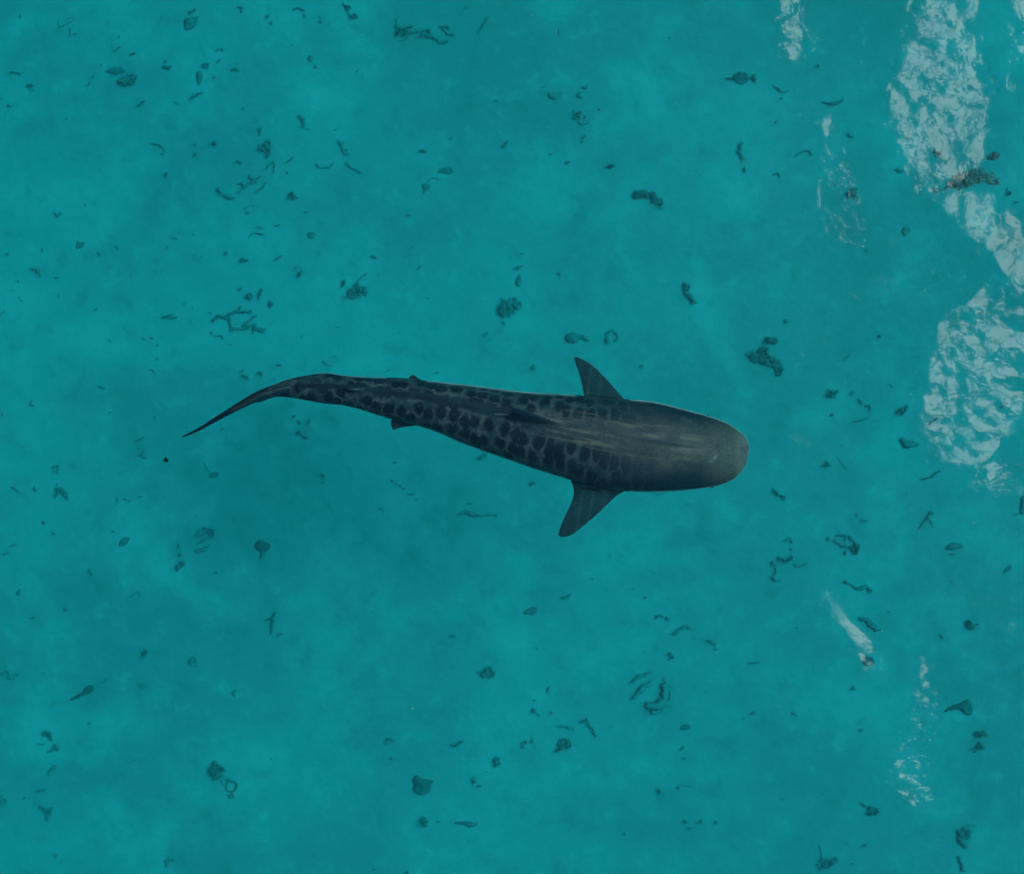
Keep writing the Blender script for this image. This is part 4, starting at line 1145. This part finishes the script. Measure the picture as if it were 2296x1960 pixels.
SL = {
    T00: [(14, 1755, 515, 1785, 480), (8, 1400, 815, 1445, 840), (14, 50, 848, 80, 858), (14, 700, 685, 725, 655), (9, 740, 620, 755, 600), (10, 815, 500, 812, 530), (13, 910, 408, 970, 365), (14, 1040, 440, 1090, 420), (20, 1105, 850, 1165, 805),
          (10, 515, 965, 540, 945), (8, 898, 975, 912, 958), (15, 1342, 1390, 1330, 1425), (12, 1560, 1270, 1585, 1235), (15, 1915, 1305, 1962, 1318), (8, 1965, 1690, 2020, 1660), (10, 1985, 1715, 2015, 1725), (8, 1310, 120, 1305, 160), (14, 1525, 108, 1585, 80), (9, 555, 220, 560, 285), (9, 585, 270, 615, 258)],
    T10: [(7, 405, 1045, 455, 1058), (8, 630, 1058, 660, 1045), (18, 1325, 1230, 1386, 1230), (13, 250, 1385, 256, 1410), (12, 250, 1320, 302, 1283), (10, 285, 374, 312, 372), (10, 1930, 820, 1960, 822)],
    T20: [(20, 560, 712, 610, 718), (15, 430, 1325, 474, 1318), (16, 1880, 1360, 1880, 1400), (10, 305, 1262, 322, 1245), (8, 382, 230, 382, 300)],
    T30: [(18, 650, 1085, 684, 1112), (22, 1030, 1375, 1098, 1390), (10, 95, 795, 120, 800)],
    T01: [(12, 440, 485, 470, 472), (12, 473, 620, 472, 640), (8, 406, 592, 408, 615), (9, 925, 218, 955, 242), (12, 1392, 148, 1428, 158), (9, 1346, 212, 1340, 248), (10, 780, 265, 802, 292), (10, 757, 742, 788, 727), (22, 1312, 797, 1382, 785), (15, 1382, 810, 1425, 795),
          (8, 1555, 705, 1547, 735), (9, 1218, 1218, 1256, 1246), (20, 1952, 1262, 2008, 1294), (10, 1943, 1242, 1967, 1225), (12, 803, 1360, 852, 1376), (12, 30, 1575, 45, 1595), (10, 10, 780, 45, 750), (8, 1548, 118, 1575, 132), (9, 880, 1580, 905, 1568), (8, 1240, 1595, 1262, 1630)],
    T11: [(12, 148, 337, 207, 303), (24, 347, 472, 367, 440), (10, 148, 62, 198, 53), (10, 0, 120, 62, 131), (8, 0, 70, 62, 80), (9, 1262, 242, 1286, 230), (8, 362, 965, 380, 942), (11, 165, 1183, 200, 1190), (10, 535, 1150, 597, 1190), (18, 5, 1245, 45, 1255), (13, 40, 1235, 42, 1280), (8, 648, 880, 680, 876), (8, 1378, 638, 1410, 655),
          (22, 45, 565, 18, 650), (13, 290, 1612, 312, 1592), (14, 425, 1660, 435, 1622), (22, 340, 1640, 360, 1660), (9, 1440, 1255, 1480, 1245), (8, 1040, 1250, 1085, 1222)],
    T21: [(13, 1030, 1195, 1070, 1196), (9, 375, 435, 400, 460)],
    T31: [(9, 620, 1145, 668, 1103), (8, 985, 1338, 1028, 1365), (18, 895, 965, 908, 940)],
    T02: [(11, 428, 766, 455, 790), (10, 915, 755, 945, 772), (17, 958, 485, 963, 528), (9, 1008, 498, 1042, 506), (10, 1125, 490, 1155, 480), (11, 95, 888, 118, 870), (10, 120, 872, 142, 870), (20, 38, 950, 65, 940), (11, 725, 1072, 762, 1112), (10, 1449, 868, 1455, 905), (20, 528, 1385, 545, 1408), (12, 262, 1468, 290, 1455), (24, 1165, 1770, 1195, 1722)],
    T12: [(34, 1805, 182, 1866, 140), (8, 1102, 206, 1138, 211), (18, 525, 305, 550, 315), (11, 525, 378, 548, 368), (8, 1535, 805, 1560, 792), (17, 180, 1610, 217, 1588), (22, 1575, 1608, 1610, 1608)],
    T22: [(22, 143, 390, 188, 363), (12, 975, 1235, 998, 1222), (12, 1070, 1303, 1095, 1294)],
    T32: [(15, 1480, 950, 1532, 951), (8, 1475, 1165, 1527, 1191), (9, 225, 1552, 238, 1538), (16, 1400, 1605, 1425, 1640), (6, 555, 160, 640, 275)],
    T03: [(10, 853, 212, 878, 188), (11, 722, 548, 748, 538), (22, 308, 1096, 376, 1074), (12, 195, 1158, 215, 1142), (8, 1062, 872, 1112, 824), (8, 1635, 520, 1668, 524), (18, 1160, 8, 1185, 0), (6, 345, 142, 370, 137)],
    T13: [(14, 1092, 842, 1108, 820), (8, 748, 538, 775, 550), (8, 1868, 812, 1882, 802), (20, 1790, 1050, 1828, 1044), (8, 458, 1628, 492, 1603), (7, 80, 75, 108, 52), (8, 1855, 942, 1882, 930), (8, 115, 825, 130, 850)],
    T23: [(19, 302, 248, 290, 297), (22, 368, 562, 505, 590), (14, 1364, 772, 1394, 738), (13, 1915, 68, 1998, 60), (6, 1365, 1045, 1490, 1082), (14, 1350, 1062, 1352, 1090), (22, 1938, 475, 1972, 455)],
    T33: [(8, 420, 1105, 476, 1131), (14, 195, 458, 240, 492)],
}
for tile, rows in SL.items():
    for i, (w, x0, y0, x1, y1) in enumerate(rows):
        S(tile, ('p', 'm', 'p', 'm', 'd')[(i * 7 + int(x0)) % 5], w * 0.9, (x0, y0), (x1, y1))
for (tile, w, pts) in [
    (T00, 9, [(1870, 575), (1900, 560), (1932, 576)]), (T00, 10, [(70, 590), (95, 578), (158, 592)]), (T00, 13, [(430, 1715), (460, 1745), (487, 1718)]),
    (T10, 13, [(310, 92), (350, 74), (396, 96)]), (T10, 5, [(508, 130), (525, 150), (525, 182)]), (T20, 13, [(556, 753), (530, 778), (566, 802)]),
    (T30, 11, [(40, 1418), (80, 1404), (96, 1442)]), (T01, 8, [(2013, 152), (2040, 120), (2078, 118), (2100, 132)]), (T01, 12, [(276, 1473), (260, 1508), (292, 1519)]),
    (T31, 11, [(728, 1465), (748, 1478), (756, 1504)]), (T31, 11, [(785, 1527), (820, 1518), (827, 1558)]), (T02, 7, [(1058, 1302), (1122, 1250), (1140, 1280), (1112, 1312)]),
    (T12, 8, [(985, 602), (1010, 574), (1037, 612)]), (T22, 17, [(398, 1306), (440, 1301), (476, 1279)]), (T03, 12, [(1917, 278), (1890, 300), (1908, 328)]),
    (T13, 15, [(1055, 716), (1055, 685), (1080, 677), (1108, 691)]), (T13, 18, [(1573, 718), (1610, 726), (1663, 693)])]:
    C(tile, 'm', w, *pts)
D(T00, 'm', (1340, 495, 14), (1762, 405, 16), (1802, 403, 17), (1578, 1165, 16), (1640, 1195, 10), (678, 1658, 17), (1742, 625, 15), (1970, 882, 12), (955, 290, 14), (5, 795, 14), (995, 1282, 10))
D(T10, 'm', (106, 140, 32), (132, 200, 20), (400, 135, 20), (526, 185, 16), (490, 545, 20), (410, 1720, 18), (1240, 1752, 22), (1710, 60, 12), (860, 620, 9), (822, 580, 12), (1582, 1122, 14))
D(T20, 'm', (575, 1118, 19), (575, 1152, 15), (705, 890, 14), (255, 716, 14), (1270, 312, 12))
D(T30, 'm', (65, 990, 18), (2002, 1640, 18), (415, 535, 20))
D(T01, 'm', (1825, 280, 24), (1945, 565, 22), (1490, 690, 15), (1265, 1135, 16), (1225, 965, 14), (1160, 970, 16), (1270, 1025, 15), (5, 1650, 22), (160, 640, 12), (180, 665, 12), (60, 290, 16), (340, 258, 16), (1795, 1700, 14), (888, 990, 14), (1052, 458, 14), (1698, 757, 14), (148, 510, 13), (1628, 305, 12), (112, 578, 9), (875, 392, 11))
D(T11, 'm', (1325, 400, 18), (1860, 945, 22), (2010, 850, 22), (635, 1115, 12), (995, 455, 12), (1165, 927, 10), (150, 1300, 12), (320, 400, 12))
D(T21, 'm', (55, 395, 42), (85, 288, 12))
D(T31, 'm', (690, 1412, 24), (805, 262, 18), (150, 828, 24))
D(T02, 'd', (295, 425, 24), (1455, 955, 20), (1755, 1100, 15), (1062, 518, 10), (1580, 640, 10))
D(T12, 'm', (1735, 540, 15), (675, 142, 12), (1300, 502, 10))
D(T22, 'm', (645, 1150, 13), (200, 1712, 14), (1185, 465, 12))
D(T32, 'm', (725, 627, 18), (768, 675, 26), (990, 1418, 15), (600, 70, 12), (1120, 462, 12))
D(T03, 'm', (1165, 240, 24), (450, 1615, 30), (505, 1668, 12))
D(T13, 'd', (1768, 1008, 32), (1228, 1758, 28), (965, 1725, 12), (1475, 1335, 14))
D(T23, 'd', (318, 460, 16), (165, 685, 20), (1875, 512, 12), (1195, 1110, 28), (1400, 1350, 24), (1533, 1350, 26), (1655, 1350, 20), (1445, 1405, 14), (1395, 832, 11), (810, 570, 9), (180, 360, 12), (915, 1448, 14))
D(T33, 'm', (685, 268, 26), (750, 600, 22), (782, 1540, 20), (640, 1520, 12), (1455, 345, 13), (120, 1165, 12), (685, 1685, 14))

# --- afloat at the surface
litter('weed_raft', 'large dark ragged raft of weed drifting across the bright glint', 'seaweed', 'd', T30,
       tufts=[[(1300, 1560), (1420, 1510), (1450, 1460), (1560, 1400), (1720, 1365), (1760, 1380), (1880, 1415), (1850, 1440), (1870, 1500), (1820, 1500), (1780, 1460), (1650, 1500), (1560, 1530), (1450, 1520), (1350, 1565)],
              [(1750, 1290), (1800, 1240), (1850, 1235), (1880, 1280), (1780, 1310)], [(1330, 1220), (1390, 1225), (1410, 1270), (1350, 1275)], [(1110, 1130), (1135, 1060), (1150, 1090), (1120, 1140)]], z=-1.6, hmax=0.05, dens=2.2)
litter('floating_scrap', 'tiny jet-black scrap afloat beside the tail tip', 'scrap', 'x', T02, leaves=[[(1320, 190), (1345, 160), (1352, 178), (1366, 180), (1355, 205), (1335, 200)]], z=-0.05)
for (tile, x, y, r) in [(T32, 921, 1570, 6), (T13, 1267, 428, 5), (T20, 163, 120, 5)]:
    o = litter('foam_fleck', 'tiny white fleck of foam floating on the water', 'foam fleck', 'x', tile, leaves=[[(x + r * math.cos(a), y + r * math.sin(a)) for a in (0, 1, 2, 3.1, 4.2, 5.2)]], z=0.0, group='foam flecks on the surface')
    o.data.materials[0] = plain('foam', (0.4, 0.42, 0.42)) if not bpy.data.materials.get('foam') else bpy.data.materials['foam']
